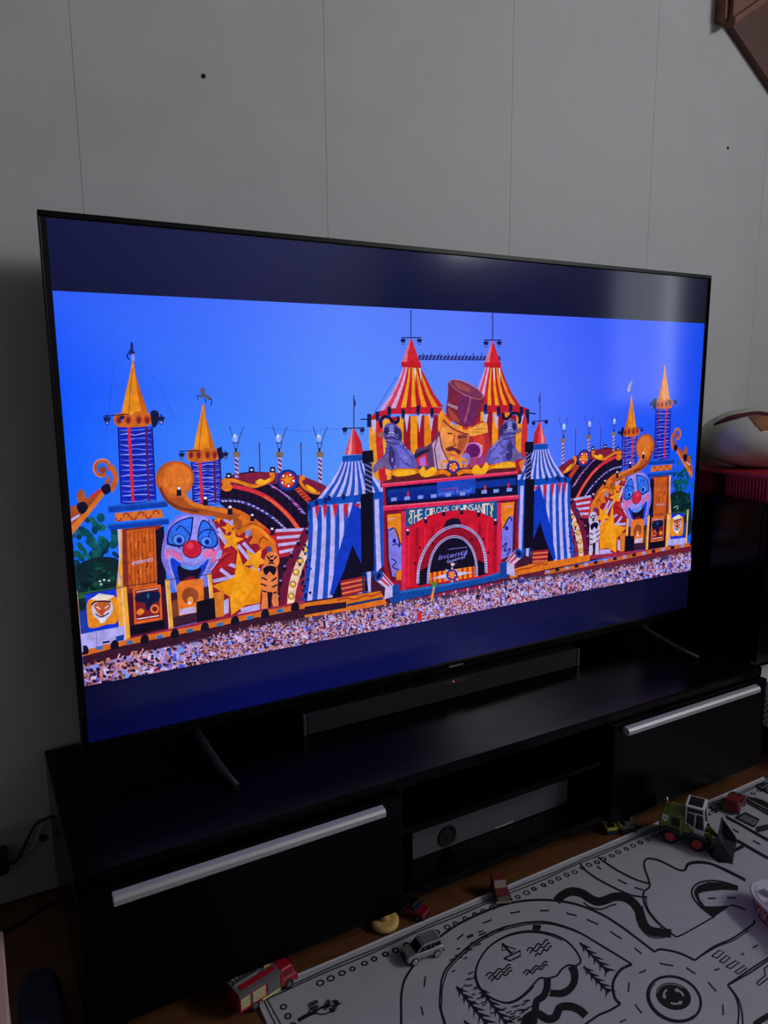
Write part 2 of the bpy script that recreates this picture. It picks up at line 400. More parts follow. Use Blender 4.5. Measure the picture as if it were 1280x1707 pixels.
class Print:
    """flat coloured shapes laid on one plane, each a few microns above the one before"""
    def __init__(s, place, rect, step=4e-6):
        s.place = place; s.rect = rect; s.step = step; s.h = 0.0
        s.v = []; s.f = []; s.c = []; s.T = None; s.grain = 1.0; s.g = []
    def up(s, k=1): s.h += s.step * k
    def clip(s, P, C):
        x0, x1, y0, y1 = s.rect
        for ax, lim, sg in ((0, x0, 1), (0, x1, -1), (1, y0, 1), (1, y1, -1)):
            Q = []; D = []
            n = len(P)
            for i in range(n):
                a, b = P[i], P[(i + 1) % n]; ca, cb = C[i], C[(i + 1) % n]
                ia = (a[ax] - lim) * sg >= 0; ib = (b[ax] - lim) * sg >= 0
                if ia: Q.append(a); D.append(ca)
                if ia != ib:
                    t = (lim - a[ax]) / (b[ax] - a[ax])
                    Q.append((a[0] + (b[0] - a[0]) * t, a[1] + (b[1] - a[1]) * t)); D.append(tuple(p + (q - p) * t for p, q in zip(ca, cb)))
            P, C = Q, D
            if len(P) < 3: return [], []
        return P, C
    def raw(s, P, col, h=None):
        """P on the plane; col one sRGB colour or one per corner"""
        C = [lin(col)] * len(P) if not isinstance(col[0], (tuple, list)) else [lin(c) for c in col]
        P, C = s.clip(P, C)
        if len(P) < 3: return
        o = len(s.v); hh = s.h if h is None else h
        s.v += [(p[0], p[1], hh) for p in P]; s.f.append(list(range(o, o + len(P)))); s.c += C; s.g += [s.grain] * len(P)
    def poly(s, pts, col, h=None, bump=True):
        if s.T: pts = [s.T(*p) for p in pts]
        s.raw([s.place(*p) for p in pts], col, h)
        if bump: s.up()
    def blob(s, pts, col, n=5): s.poly(smooth(pts, n, True), col)
    def ell(s, x, y, rx, ry, col, rot=0.0, n=20, a0=0, a1=360, bump=True):
        c, d = math.cos(math.radians(rot)), math.sin(math.radians(rot)); P = []
        m = n if a1 - a0 >= 360 else n + 1
        for i in range(m):
            t = math.radians(a0 + (a1 - a0) * i / n)
            p, q = rx * math.cos(t), ry * math.sin(t)
            P.append((x + p * c - q * d, y + p * d + q * c))
        s.poly(P, col, bump=bump)
    wk = 1.0
    def line(s, pts, w, col, bump=True, taper=None):
        pts = [tuple(map(float, p)) for p in pts]; n = len(pts)
        Lf = []; Rt = []
        for i in range(n):
            a = pts[max(i - 1, 0)]; b = pts[min(i + 1, n - 1)]
            dx, dy = b[0] - a[0], b[1] - a[1]; L = math.hypot(dx, dy) or 1
            ww = (w[i] if isinstance(w, (list, tuple)) else w) / 2 * s.wk
            if taper: ww *= taper(i / (n - 1))
            Lf.append((pts[i][0] - dy / L * ww, pts[i][1] + dx / L * ww)); Rt.append((pts[i][0] + dy / L * ww, pts[i][1] - dx / L * ww))
        for i in range(n - 1):
            s.poly([Lf[i], Lf[i + 1], Rt[i + 1], Rt[i]], col, bump=False)
        if bump: s.up()
    def curve(s, pts, w, col, n=6, closed=False, **k):
        q = smooth(pts, n, closed)
        if closed: q.append(q[0])
        s.line(q, w, col, **k)
    def ring(s, x, y, rx, ry, w, col, rot=0, a0=0, a1=360, n=28):
        c, d = math.cos(math.radians(rot)), math.sin(math.radians(rot))
        P = []
        for i in range(n + 1):
            t = math.radians(a0 + (a1 - a0) * i / n); p, q = rx * math.cos(t), ry * math.sin(t)
            P.append((x + p * c - q * d, y + p * d + q * c))
        s.line(P, w, col)
    def star(s, x, y, r, col, r2=0.42, rot=-90, sy=1.0, k=5):
        P = []
        for i in range(2 * k):
            a = math.radians(rot + 180 * i / k); rr = r if i % 2 == 0 else r * r2
            P.append((x + rr * math.cos(a), y + rr * math.sin(a) * sy))
        s.poly(P, col)
    def stripes(s, rows, n, cols, dist=None, sag=0.0):
        """vertical stripes between rows of (left, right) end points"""
        def at(row, t):
            (x0, y0), (x1, y1) = row[0], row[1]
            g = row[2] if len(row) > 2 else 0
            return (x0 + (x1 - x0) * t, y0 + (y1 - y0) * t + g * 4 * t * (1 - t))
        for i in range(n):
            t0, t1 = i / n, (i + 1) / n
            if dist: t0, t1 = dist(t0), dist(t1)
            L = [at(r, t0) for r in rows]; R = [at(r, t1) for r in rows]
            for k in range(len(rows) - 1):
                c = cols(i, k, len(rows) - 1) if callable(cols) else cols[i % len(cols)]
                s.poly([L[k], R[k], R[k + 1], L[k + 1]], c, bump=False)
        s.up()
    def text(s, txt, p0, p1, hvec, col, shear=0.0):
        """lettering from baseline p0 to p1, cap height along hvec"""
        polys = text_polys(txt)
        w = max(x for P in polys for x, y in P); h = 0.70
        for P in polys:
            Q = []
            for x, y in P:
                t = x / w; u = y / h
                Q.append((p0[0] + (p1[0] - p0[0]) * t + hvec[0] * u, p0[1] + (p1[1] - p0[1]) * t + hvec[1] * u))
            s.poly(Q, col, bump=False)
        s.up()
    def mesh(s, name, lift):
        me = bpy.data.meshes.new(name)
        me.from_pydata([lift(*p) for p in s.v], [], s.f)
        at = me.color_attributes.new('ink', 'FLOAT_COLOR', 'POINT')
        at.data.foreach_set('color', [q for c, g in zip(s.c, s.g) for q in (c[0], c[1], c[2], g)])
        return me

def screen_xz(u, v):
    p = px(u, v, 1, 0.0)
    return (p.x, p.z)

P = Print(screen_xz, (0.0005, 1.5995, IZ0, IZ1))
ROY = (12, 62, 214); NAVY = (9, 9, 42); LAV = (186, 178, 250); GOLD = (240, 150, 28); ORG = (226, 116, 26); BRN = (176, 84, 34)
MAR = (118, 24, 56); RED = (206, 32, 48); DRED = (150, 18, 42); PINK = (226, 44, 92); YEL = (246, 176, 36); DKB = (12, 30, 110); CREAM = (236, 200, 176)

P.grain = 0.12
# sky: coarse grid of tones, brighter in the middle of the panel
sky = [[(40, 92, 250), (62, 108, 255), (86, 128, 255), (88, 122, 255), (72, 104, 255), (24, 80, 246), (2, 72, 236)],
       [(8, 84, 255), (58, 118, 255), (88, 140, 255), (92, 134, 255), (78, 112, 255), (36, 84, 248), (2, 70, 238)],
       [(6, 96, 255), (62, 132, 255), (84, 146, 255), (90, 142, 255), (76, 116, 255), (34, 88, 252), (4, 80, 244)],
       [(22, 112, 255), (60, 136, 255), (82, 150, 255), (88, 146, 255), (72, 122, 255), (30, 100, 252), (6, 92, 246)]]
xs = [0.0, 0.27, 0.53, 0.8, 1.07, 1.34, 1.6]; zs = [IZ1, 1.06, 0.93, IZ0]
for r in range(3):
    for c in range(6):
        P.raw([(xs[c], zs[r]), (xs[c + 1], zs[r]), (xs[c + 1], zs[r + 1]), (xs[c], zs[r + 1])], [sky[r][c], sky[r][c + 1], sky[r + 1][c + 1], sky[r + 1][c]])
P.up(3); P.grain = 1.0
R_ = random.Random(11)

def lamp(x, y, s=1.0):
    P.line([(x, y - 7 * s), (x, y + 2 * s)], 2.2 * s, (14, 18, 60)); P.poly([(x - 6 * s, y - 3 * s), (x + 6 * s, y - 3 * s), (x + 4 * s, y + 2 * s), (x - 4 * s, y + 2 * s)], (12, 16, 56))
    P.ell(x, y + 4 * s, 3.4 * s, 5 * s, (16, 22, 84)); P.ell(x, y + 5.5 * s, 2.2 * s, 2 * s, (120, 140, 235), n=10)
def spot(x, y, s=1.0, head=(230, 220, 255)):
    P.poly([(x - 4 * s, y), (x + 4 * s, y), (x + 5 * s, y + 12 * s), (x - 4 * s, y + 13 * s)], (20, 16, 46)); P.ell(x, y - 1.5 * s, 3.2 * s, 2.8 * s, head, n=10)
def medallion(x, y, r, rot=-100):
    P.ell(x, y, r * 1.12, r * 1.12, (8, 50, 150)); P.ell(x, y, r * 0.8, r * 0.84, (196, 26, 44)); P.star(x, y, r * 0.74, GOLD, 0.4, rot)
    for i in range(5):
        a = math.radians(rot + 36 + 72 * i); P.ell(x + r * 0.6 * math.cos(a), y + r * 0.6 * math.sin(a), r * 0.13, r * 0.13, (248, 232, 250), n=10, bump=False)
    P.up()
def tower(apex, bl, br, crown, shaft, red, mar):
    ax, ay = apex; bl = (bl[0], bl[1] + 6); br = (br[0], br[1] + 6)
    P.poly(smooth([(ax - 1.5, ay), (ax - 5, ay + 20), ((bl[0] + ax) / 2 - 3, ay + (bl[1] - ay) * .62), bl], 5) + smooth([br, ((br[0] + ax) / 2 + 1, ay + (br[1] - ay) * .6), (ax + 4, ay + 22), (ax + 1.5, ay)], 5), (234, 140, 24))
    P.poly([(ax, ay), (ax + 1.5, ay)] + smooth([(ax + 4, ay + 22), ((br[0] + ax) / 2 + 1, ay + (br[1] - ay) * .6), br], 5) + [(br[0] - 12, br[1] + 1), (ax + 8, ay + (br[1] - ay) * .6)], (196, 96, 22))
    P.line([(ax - 1, ay + 12), (ax - 5, ay + (bl[1] - ay) * .6), (ax - 7, bl[1] - 2)], 1.1, (120, 70, 30))
    P.poly(shaft, (16, 38, 196))
    (x0, y0), (x1, y1), (x2, y2), (x3, y3) = shaft
    for k in range(15):
        t = (k + .5) / 15; yl = y0 + (y3 - y0) * t; xl = x0 + (x3 - x0) * t; xr = x1 + (x2 - x1) * t
        P.line([(xl + (xr - xl) * q + R_.uniform(-1, 1), yl + R_.uniform(-2, 2) - 2 * q) for q in (0.03, .25, .5, .75, .97)], [0.4, 2.4, 1.2, 2.2, .5], (150, 160, 250) if k % 2 else (90, 120, 246), bump=False)
        P.line([(xl + (xr - xl) * q, yl + 3 + R_.uniform(-1.5, 1.5)) for q in (0.02, .3, .6, .98)], [.5, 2, 1.6, .6], (10, 16, 120), bump=False)
    P.up()
    P.line(red, 5, (216, 36, 62)); P.line(mar, 3.6, (92, 22, 84)); P.line([shaft[0], shaft[3]], 1.6, (12, 16, 90)); P.line([shaft[1], shaft[2]], 1.6, (12, 16, 90))
    P.blob(crown, (206, 104, 30))
    cx = sum(p[0] for p in crown) / len(crown); cy = sum(p[1] for p in crown) / len(crown); w = max(p[0] for p in crown) - min(p[0] for p in crown)
    for q in (-.36, -.12, .16, .38):
        P.ell(cx + q * w, cy + 1, w * .095, 8, (178, 70, 34), n=14); P.ell(cx + q * w, cy + 2, w * .05, 5, (120, 24, 40), n=12)

def wing(right):
    """one side of the festival stage; the right one is its mirror image"""
    tg = (190, 90, 60) if right else (232, 118, 60)
    # trees
    for k in range(70):
        x, y = R_.gauss(155, 20), R_.gauss(905, 24)
        if x < 196 and y < 945: P.ell(x, y, R_.uniform(4, 9), R_.uniform(3, 7), R_.choice([(10, 70, 90), (14, 86, 84), (8, 56, 82), (20, 96, 96)]), R_.uniform(0, 90), 9, bump=False)
    P.up()
    P.line([(160, 960), (168, 930), (182, 905)], 2.6, (10, 30, 70)); P.line([(158, 950), (150, 920)], 2, (10, 30, 70))
    P.blob([(118, 950), (140, 935), (165, 928), (196, 932), (204, 960), (202, 1010), (170, 1040), (112, 1050), (110, 980)], (10, 38, 44))
    for k in range(60):
        P.ell(R_.uniform(118, 200), R_.uniform(940, 1010), R_.uniform(3, 9), R_.uniform(2, 6), R_.choice([(12, 52, 50), (8, 30, 40), (20, 74, 58), (10, 40, 52)]), 0, 8, bump=False)
    P.up()
    for x, y in ((166, 968), (173, 966), (181, 967), (168, 973)): P.ell(x, y, 2.2, 1.8, (190, 220, 205), n=8, bump=False)
    P.up(); P.poly([(118, 990), (204, 976), (204, 984), (118, 1000)], (32, 96, 60))
    # far scroll
    P.poly(smooth([(183, 806), (172, 824), (152, 848), (134, 868), (112, 900), (104, 884), (112, 858), (118, 844), (130, 840), (127, 826), (134, 815), (140, 820), (144, 830), (158, 822), (172, 808), (180, 792)], 4, True), (166, 78, 34))
    P.poly(smooth([(183, 806), (172, 826), (152, 852), (132, 876), (110, 902), (106, 892), (130, 864), (150, 842), (170, 818)], 4, True), (216, 112, 40))
    P.ring(170, 780, 12, 12, 6, (186, 84, 34), 0, 60, 380); P.ring(170, 780, 15, 15, 2, (226, 130, 70), 0, 90, 330); P.ell(171, 783, 6, 6, (150, 60, 30)); P.curve([(184, 776), (192, 792), (190, 806), (184, 818)], 9, (196, 92, 36))
    P.line([(150, 828), (176, 810)], 4, (196, 40, 60)); P.line([(116, 868), (132, 858)], 4, (190, 180, 235))
    P.blob([(128, 840), (140, 836), (146, 846), (138, 856), (130, 852)], (16, 12, 40)); P.blob([(168, 812), (180, 806), (184, 818), (174, 824)], (16, 12, 40))
    # towers
    tower((338, 674), (321, 748), (361, 752), [(311, 754), (322, 748), (334, 750), (346, 746), (362, 751), (364, 764), (340, 770), (314, 768)], [(318, 769), (366, 766), (369, 838), (321, 840)], [(332, 769), (336, 838)], [(356, 768), (358, 838)])
    lamp(302, 758, .9); lamp(375, 757, .9); P.line([(297, 752), (330, 751)], 1.4, NAVY); P.poly([(360, 748), (368, 744), (372, 762), (364, 768)], (16, 16, 60))
    tower((221, 602), (201, 686), (249, 690), [(189, 694), (202, 688), (218, 692), (228, 686), (248, 690), (252, 704), (240, 711), (214, 712), (194, 710)], [(196, 712), (253, 711), (259, 834), (201, 839)], [(214, 712), (221, 836)], [(243, 711), (247, 835)])
    lamp(178, 699, 1.1); lamp(268, 698, 1.1); P.line([(171, 694), (214, 690)], 1.6, NAVY); P.blob([(250, 688), (258, 684), (264, 690), (262, 706), (254, 712)], (14, 18, 60)); lamp(203, 696, .8)
    if right: P.blob([(340, 652), (334, 640), (345, 646), (352, 662), (342, 664)], (150, 150, 190))
    else:
        P.curve([(214, 588), (211, 594), (215, 600)], 2.2, (14, 26, 110)); P.blob([(217, 571), (221, 573), (221, 582), (224, 590), (217, 592), (214, 586), (217, 580)], (14, 30, 110)); P.poly([(218, 590), (224, 590), (224, 602), (218, 601)], (130, 150, 240))
        P.blob([(332, 650), (336, 646), (341, 650), (341, 656), (349, 661), (352, 667), (345, 666), (338, 662), (332, 664), (334, 656)], (92, 92, 120)); P.curve([(347, 664), (352, 668), (350, 676)], 1.6, (20, 40, 120)); P.curve([(334, 660), (328, 660), (330, 666)], 1.5, (20, 40, 120)); P.line([(340, 664), (343, 672)], 1.4, (20, 40, 120))
    # dark inner arches
    P.poly([(352, 866), (400, 850), (520, 870), (640, 830), (644, 1000), (506, 1016), (352, 1036)], (44, 16, 48))
    P.poly([(366, 800)] + smooth([(372, 796), (400, 788), (432, 786), (460, 790), (500, 796), (530, 806), (548, 816)], 4) + [(540, 836), (512, 838), (512, 888), (498, 884), (470, 900), (440, 905), (380, 850), (366, 840)], (20, 10, 40))
    for k in range(9):
        x = 384 + k * 14; P.line([(x, 800 + k), (x + 1, 880)], 4, (34, 12, 48), bump=False)
    P.up()
    P.curve([(368, 834), (388, 834), (408, 838), (430, 848), (452, 862), (466, 874), (478, 886)], 5, (60, 52, 130))
    for k in range(16):
        t = k / 16; q = smooth([(368, 834), (388, 834), (408, 838), (430, 848), (452, 862), (466, 874), (478, 886)], 6); p = q[int(t * (len(q) - 2))]; P.line([p, (p[0] + 4.5, p[1] + 1.6)], 2.6, (176, 168, 240), bump=False)
    P.up()
    P.curve([(378, 808), (396, 812), (420, 818), (446, 830), (466, 846), (482, 862), (494, 878), (500, 886)], [8, 8, 7.6, 7.4, 7, 6.8, 6.4, 6] and 7, (214, 44, 62))
    q = smooth([(440, 827), (458, 839), (474, 854), (488, 870), (498, 884)], 6)
    for k in range(0, len(q) - 1): P.line([(q[k][0] - 3, q[k][1] + 1), (q[k][0] + 4, q[k][1] + 1)], 1.6, (240, 110, 60), bump=False)
    P.up()
    q = smooth([(450, 808), (466, 818), (482, 830), (496, 844), (506, 856)], 6)
    for k in range(0, len(q) - 1): P.line([(q[k][0] - 3, q[k][1] + R_.uniform(-2, 2)), (q[k][0] + 4, q[k][1] + 2)], 1.8, R_.choice([(150, 130, 220), (120, 60, 150), (200, 110, 200)]), bump=False)
    P.up()
    P.poly([(489, 815), (498, 811), (518, 832), (511, 838)], (210, 70, 44))
    for k in range(5): P.line([(491 + 4.5 * k, 818 + 4.3 * k), (500 + 4.3 * k, 815 + 4.3 * k)], 1.8, (120, 20, 36), bump=False)
    P.up()
    # maroon crown band with gilded scrolls
    P.poly(smooth([(366, 800), (380, 795), (400, 790), (430, 787), (460, 788), (466, 800), (458, 806), (430, 808), (400, 805), (378, 812), (367, 815)], 4, True), (126, 28, 62))
    P.poly(smooth([(494, 792), (512, 797), (530, 804), (543, 812), (532, 824), (514, 822), (502, 812)], 4, True), (126, 28, 62))
    P.curve([(374, 812), (374, 804), (384, 800), (400, 804), (420, 810), (438, 806), (452, 798), (454, 788)], [10, 13, 11, 7, 6, 6, 5, 3] and 6, (226, 124, 30)); P.ell(377, 812, 9, 7, (222, 120, 32)); P.ell(376, 802, 8, 6, (222, 120, 32)); P.ell(452, 790, 4.4, 4.4, (222, 120, 32))
    P.blob([(424, 804), (432, 798), (440, 800), (450, 796), (446, 804), (434, 808)], YEL)
    P.curve([(501, 794), (500, 804), (508, 814), (520, 820), (532, 822)], 5, (226, 124, 30)); P.ell(503, 796, 4.4, 4.6, (222, 120, 32)); P.blob([(508, 808), (516, 810), (526, 818), (518, 820)], YEL)
    # striped poles with lamps and flags
    for x in (393, 465, 532):
        P.line([(x - 12, 710), (x - 5, 732), (x - 3, 748)], 1.3, (60, 60, 120)); P.line([(x + 12, 711), (x + 4, 732), (x + 1, 748)], 1.3, (60, 60, 120)); P.ell(x - 2, 730, 4.5, 7, (150, 176, 255), n=12); P.ell(x - 3, 727, 2, 3, (214, 228, 255), n=10); P.line([(x - 6, 738), (x + 4, 738)], 1.4, (50, 50, 110))
        P.line([(x - 1, 747), (x - 1, 754)], 3, NAVY); P.poly([(x - 6, 753), (x + 6, 753), (x + 6, 762), (x - 6, 762)], (128, 106, 92))
        y1 = 796 if x < 500 else 804
        P.poly([(x - 3, 762), (x + 3, 762), (x + 3.5, y1), (x - 2.5, y1)], (186, 170, 234))
        k = 764
        while k < y1 - 4: P.poly([(x - 3, k), (x + 3, k + 4), (x + 3, k + 7.5), (x - 3, k + 3.5)], (104, 16, 58), bump=False); k += 7.5
        P.up()
    for x, y0, y1 in ((431, 737, 788), (500, 737, 793)):
        P.line([(x, y0), (x + 1, y1)], 1.8, (70, 40, 100)); P.poly([(x, y0 + 2), (x - 7, y0 + 16), (x - 5, y0 + 10)], (130, 80, 130))
    for x, y in ((380, 789), (418, 779), (453, 779)): P.poly([(x - 4, y - 1), (x + 4, y - 1), (x + 5, y + 8), (x - 5, y + 8)], (16, 18, 52)); P.ell(x, y + 4, 2.6, 1.8, (200, 210, 240), n=8)
    medallion(478, 800, 16)
    # striped rays behind the stars
    P.poly([(352, 868), (372, 858), (400, 880), (452, 904), (462, 940), (462, 1016), (352, 1030), (350, 930)], (150, 26, 48))
    for (a, b) in (((352, 1026), (372, 1000)), ((354, 968), (392, 960)), ((366, 948), (390, 966)), ((372, 936), (392, 944)), ((362, 880), (376, 900)), ((372, 864), (386, 876)), ((395, 908), (416, 934)), ((404, 904), (424, 926)), ((416, 946), (432, 950)), ((400, 1016), (432, 1008)), ((396, 1024), (432, 1014)), ((364, 888), (380, 912)), ((384, 866), (392, 872))):
        P.line([a, b], 6, (184, 170, 240), bump=False)
    P.up()
    P.blob([(364, 912), (378, 910), (390, 918), (388, 934), (374, 944), (360, 946), (356, 956), (354, 934)], (176, 30, 44)); P.curve([(358, 944), (372, 930), (386, 922)], 2, (110, 14, 36)); P.curve([(366, 930), (376, 920)], 2, (226, 70, 60))
    # gilded acanthus
    P.blob([(378, 846), (392, 848), (420, 862), (448, 884), (462, 906), (466, 926), (456, 924), (446, 910), (436, 916), (428, 906), (414, 906), (420, 894), (408, 886), (396, 892), (388, 876), (392, 866)], (222, 112, 30))
    P.blob([(388, 862), (402, 868), (400, 882), (390, 880)], (170, 80, 34)); P.curve([(410, 896), (412, 882), (424, 878), (440, 888), (450, 902)], 5, (240, 140, 40)); P.curve([(404, 878), (418, 872), (436, 880), (450, 894)], 2, (150, 66, 26)); P.curve([(430, 905), (436, 895), (446, 900)], 2.4, (140, 60, 26)); P.ell(413, 888, 5, 6, (140, 130, 200)); P.ell(448, 916, 4, 6, (70, 70, 150))
    P.curve([(438, 880), (452, 892), (462, 904)], 5, (206, 36, 56))
    # stars
    P.star(362, 864, 9, (232, 136, 28), .42, -70); P.star(380, 880, 13, (236, 140, 28), .42, -100)
    P.star(386, 900, 20, (244, 158, 30), .42, -80)
    big = [(395, 914), (404, 942), (432, 952), (456, 962), (434, 978), (432, 1004), (408, 1008), (384, 1025), (382, 994), (352, 976), (378, 966), (390, 960)]
    P.poly(big, (240, 146, 20)); P.poly([(395, 914), (404, 942), (420, 980), (384, 1025), (382, 994), (392, 966)], (246, 160, 26))
    P.star(424, 933, 23, (248, 160, 32), .44, -60)
    # marquee strip panels and bulb arch
    P.poly([(455, 884), (506, 880), (486, 925), (462, 930)], (176, 34, 58))
    for k in range(4): P.line([(458 + 2 * k, 884 + 12 * k), (506 - 6 * k, 882 + 11 * k)], 5, (190, 180, 240), bump=False)
    P.up()
    outer = smooth([(515, 873), (539, 901), (523, 930), (511, 962), (505, 1004)], 6); inner = smooth([(504, 882), (486, 918), (472, 950), (466, 978), (466, 1012)], 6)
    P.poly(outer + inner[::-1], (150, 32, 62))
    P.poly([outer[0]] + inner + [(474, 1011)] + smooth([(476, 1000), (482, 962), (496, 926), (514, 888)], 6), (112, 22, 60))
    co = smooth([(531, 892), (514, 920), (502, 950), (492, 984), (489, 1008)], 6); ci = smooth([(522, 884), (504, 912), (490, 942), (480, 976), (477, 1011)], 6)
    P.poly(co + ci[::-1], CREAM)
    for x, y in ((519, 899), (508, 916), (499, 934), (492, 953), (487, 973), (484, 993)):
        P.ell(x, y, 5.6, 5.6, (96, 60, 26), n=14); P.ell(x, y, 4.4, 4.4, (232, 176, 70), n=14); P.ell(x - 1, y - 1, 1.6, 1.6, (255, 240, 210), n=8)
    for x, y in ((510, 882), (496, 902), (484, 922), (473, 944), (466, 968), (462, 994)): spot(x, y, .62, (120, 150, 230))
    # sitting tiger
    body = (206, 190, 232) if right else (232, 128, 70); dk = (18, 12, 40)
    P.blob([(434, 950), (440, 940), (458, 942), (462, 960), (461, 985), (463, 1008), (456, 1014), (451, 1000), (446, 1000), (444, 1014), (434, 1014), (436, 990), (432, 968)], body)
    P.blob([(440, 930), (446, 920), (458, 920), (464, 930), (462, 942), (450, 950), (440, 944)], body); P.blob([(437, 948), (447, 942), (459, 946), (455, 958), (448, 952), (442, 958)], dk)
    for a, b in (((434, 962), (444, 966)), ((433, 972), (443, 976)), ((460, 962), (451, 968)), ((461, 974), (452, 978)), ((436, 984), (443, 986)), ((460, 986), (454, 988)), ((443, 926), (448, 932)), ((460, 926), (455, 932)), ((446, 938), (456, 938)), ((448, 928), (455, 926))): P.line([a, b], 2.4, dk, bump=False)
    P.up(); P.poly([(444, 986), (453, 986), (450, 1014), (446, 1014)], (30, 14, 40)); P.ell(451, 934, 4, 2.5, dk, n=8)
    # blue and white tent
    P.stripes([((569, 768), (607, 766), 2), ((562, 784), (614, 781), 3), ((551, 802), (624, 797), 4), ((538, 818), (634, 810), 4), ((527, 832), (640, 820), 5)], 15, [LAV, (24, 80, 196)])
    P.stripes([((512, 846), (637, 826), 3), ((513, 880), (638, 870)), ((510, 930), (640, 910)), ((506, 970), (642, 950)), ((502, 1002), (646, 982))], 17, [(22, 74, 190), LAV])
    for x in (527, 540, 557, 575, 594): P.poly([(x - 4.5, 840), (x + 4.5, 838), (x, 866)], (206, 34, 52), bump=False)
    P.up()
    P.poly([(511, 838), (527, 831), (600, 824), (637, 819), (637, 830), (600, 836), (527, 842), (511, 850)], (10, 72, 186))
    P.poly([(586, 840), (574, 880), (560, 930), (548, 990), (560, 996), (586, 920), (604, 960), (604, 850)], (14, 56, 196)); P.poly([(586, 908), (572, 950), (552, 996), (612, 984), (606, 950), (596, 930)], (12, 8, 36))
    for k in range(7): P.line([(566 + k * .4, 969 + k * 4), (606, 961 + k * 3.8)], 3.4, (232, 110, 70) if k % 2 else (150, 30, 50), bump=False)
    P.up(2)
    P.poly([(588, 712), (600, 736), (604, 757), (573, 758), (580, 734)], (222, 62, 74)); P.poly([(588, 712), (600, 736), (604, 757), (592, 757)], (196, 30, 48)); P.poly([(586, 714), (584, 757), (577, 758), (582, 734)], (240, 150, 150))
    P.poly([(569, 760), (606, 757), (607, 767), (569, 770)], (14, 74, 180)); P.line([(588, 659), (588, 713)], 1.8, (60, 50, 110)); P.line([(569, 714), (606, 713)], 1.6, NAVY); lamp(573, 717, .8); lamp(602, 717, .8); P.poly([(588, 662), (592, 672), (589, 680)], (60, 50, 110))
    for x, y in ((513, 845), (526, 838), (541, 834), (547, 830), (571, 828)): P.ell(x, y, 3.4, 5, (14, 28, 96), n=10)
    for k in range(26): P.ell(R_.uniform(500, 516) - (0 if k % 3 else 6), 908 + k * 3.6, 2.4, 2.6, R_.choice([(14, 30, 96), (20, 60, 150), (10, 14, 50)]), n=8, bump=False)
    P.up()
    # speaker tower on a truss
    P.poly([(606, 762), (618, 760), (619, 825), (607, 826)], (28, 30, 80))
    for k in range(8): P.line([(607, 766 + 8 * k), (618, 772 + 8 * k)], 1.4, (140, 150, 220), bump=False)
    P.up(); P.poly([(602, 752), (620, 750), (621, 770), (602, 772)], (12, 12, 36)); P.poly([(599, 824), (620, 820), (622, 951), (601, 954)], (11, 10, 32)); P.line([(603, 954), (604, 990)], 3, (20, 40, 80)); P.line([(618, 951), (619, 986)], 3, (20, 40, 80))
    # near column of the clown tower
    P.poly([(196, 882), (268, 874), (270, 1052), (214, 1066), (206, 990)], (128, 46, 40))
    P.poly([(210, 884), (258, 878), (261, 974), (214, 980)], (206, 92, 30))
    for k in range(7): P.line([(216 + 6.4 * k, 886 - .8 * k), (219 + 6.2 * k, 976 - .6 * k)], 1.2, (140, 54, 24), bump=False)
    for k in range(26): x, y = R_.uniform(214, 256), R_.uniform(888, 970); P.line([(x, y), (x + R_.uniform(-2, 2), y + R_.uniform(6, 12))], 2, R_.choice([(170, 66, 26), (236, 130, 60), (120, 44, 26)]), bump=False)
    P.up()
    P.poly([(195, 882), (203, 881), (203, 930), (206, 1046), (196, 1046), (192, 990), (198, 930)], (236, 160, 60)); P.poly([(195, 882), (200, 882), (200, 925), (196, 950), (200, 965), (199, 980), (195, 960), (198, 925)], (206, 190, 230))
    P.poly([(258, 884), (272, 876), (276, 960), (282, 1040), (268, 1050), (262, 974)], (18, 12, 42))
    P.poly([(190, 855), (268, 848), (272, 862), (192, 869)], (214, 112, 50))
    for k in range(6): P.ring(197 + 12.4 * k, 862 - 1.1 * k, 4.6, 6, 2.4, (150, 48, 36), 0, 180 * (k % 2), 180 * (k % 2) + 180, 10)
    P.poly([(179, 842), (277, 834), (279, 844), (181, 854)], (8, 62, 176)); P.poly([(179, 842), (277, 834), (277, 837), (179, 845)], (24, 90, 206))
    P.poly([(180, 873), (280, 863), (281, 873), (182, 883)], (6, 62, 178)); P.poly([(180, 873), (280, 863), (280, 866), (180, 876)], (24, 92, 206))
    # clown head
    P.blob([(268, 930), (270, 905), (278, 880), (294, 860), (318, 854), (342, 859), (356, 872), (363, 895), (366, 918), (360, 934), (352, 950), (344, 968), (340, 990), (318, 1000), (296, 992), (284, 968), (274, 948)], (124, 116, 226))
    P.blob([(274, 925), (277, 900), (288, 872), (304, 860), (330, 858), (350, 870), (359, 895), (361, 915), (346, 930), (318, 940), (290, 928)], (150, 146, 246))
    P.blob([(276, 916), (288, 916), (302, 924), (300, 936), (284, 932), (274, 930)], (206, 110, 180)); P.blob([(336, 920), (352, 914), (362, 918), (356, 936), (344, 932)], (220, 110, 170))
    for pts in ([(277, 904), (281, 882), (296, 868), (318, 861), (321, 866), (316, 898), (304, 910), (288, 910)], [(328, 898), (331, 876), (337, 866), (346, 870), (358, 886), (362, 906), (350, 914), (336, 910)]):
        P.poly(smooth(pts, 5, True), (14, 20, 104)); cx = sum(p[0] for p in pts) / len(pts); cy = sum(p[1] for p in pts) / len(pts)
        P.poly(smooth([(cx + (x - cx) * .88, cy + (y - cy) * .90) for x, y in pts], 5, True), (46, 112, 248))
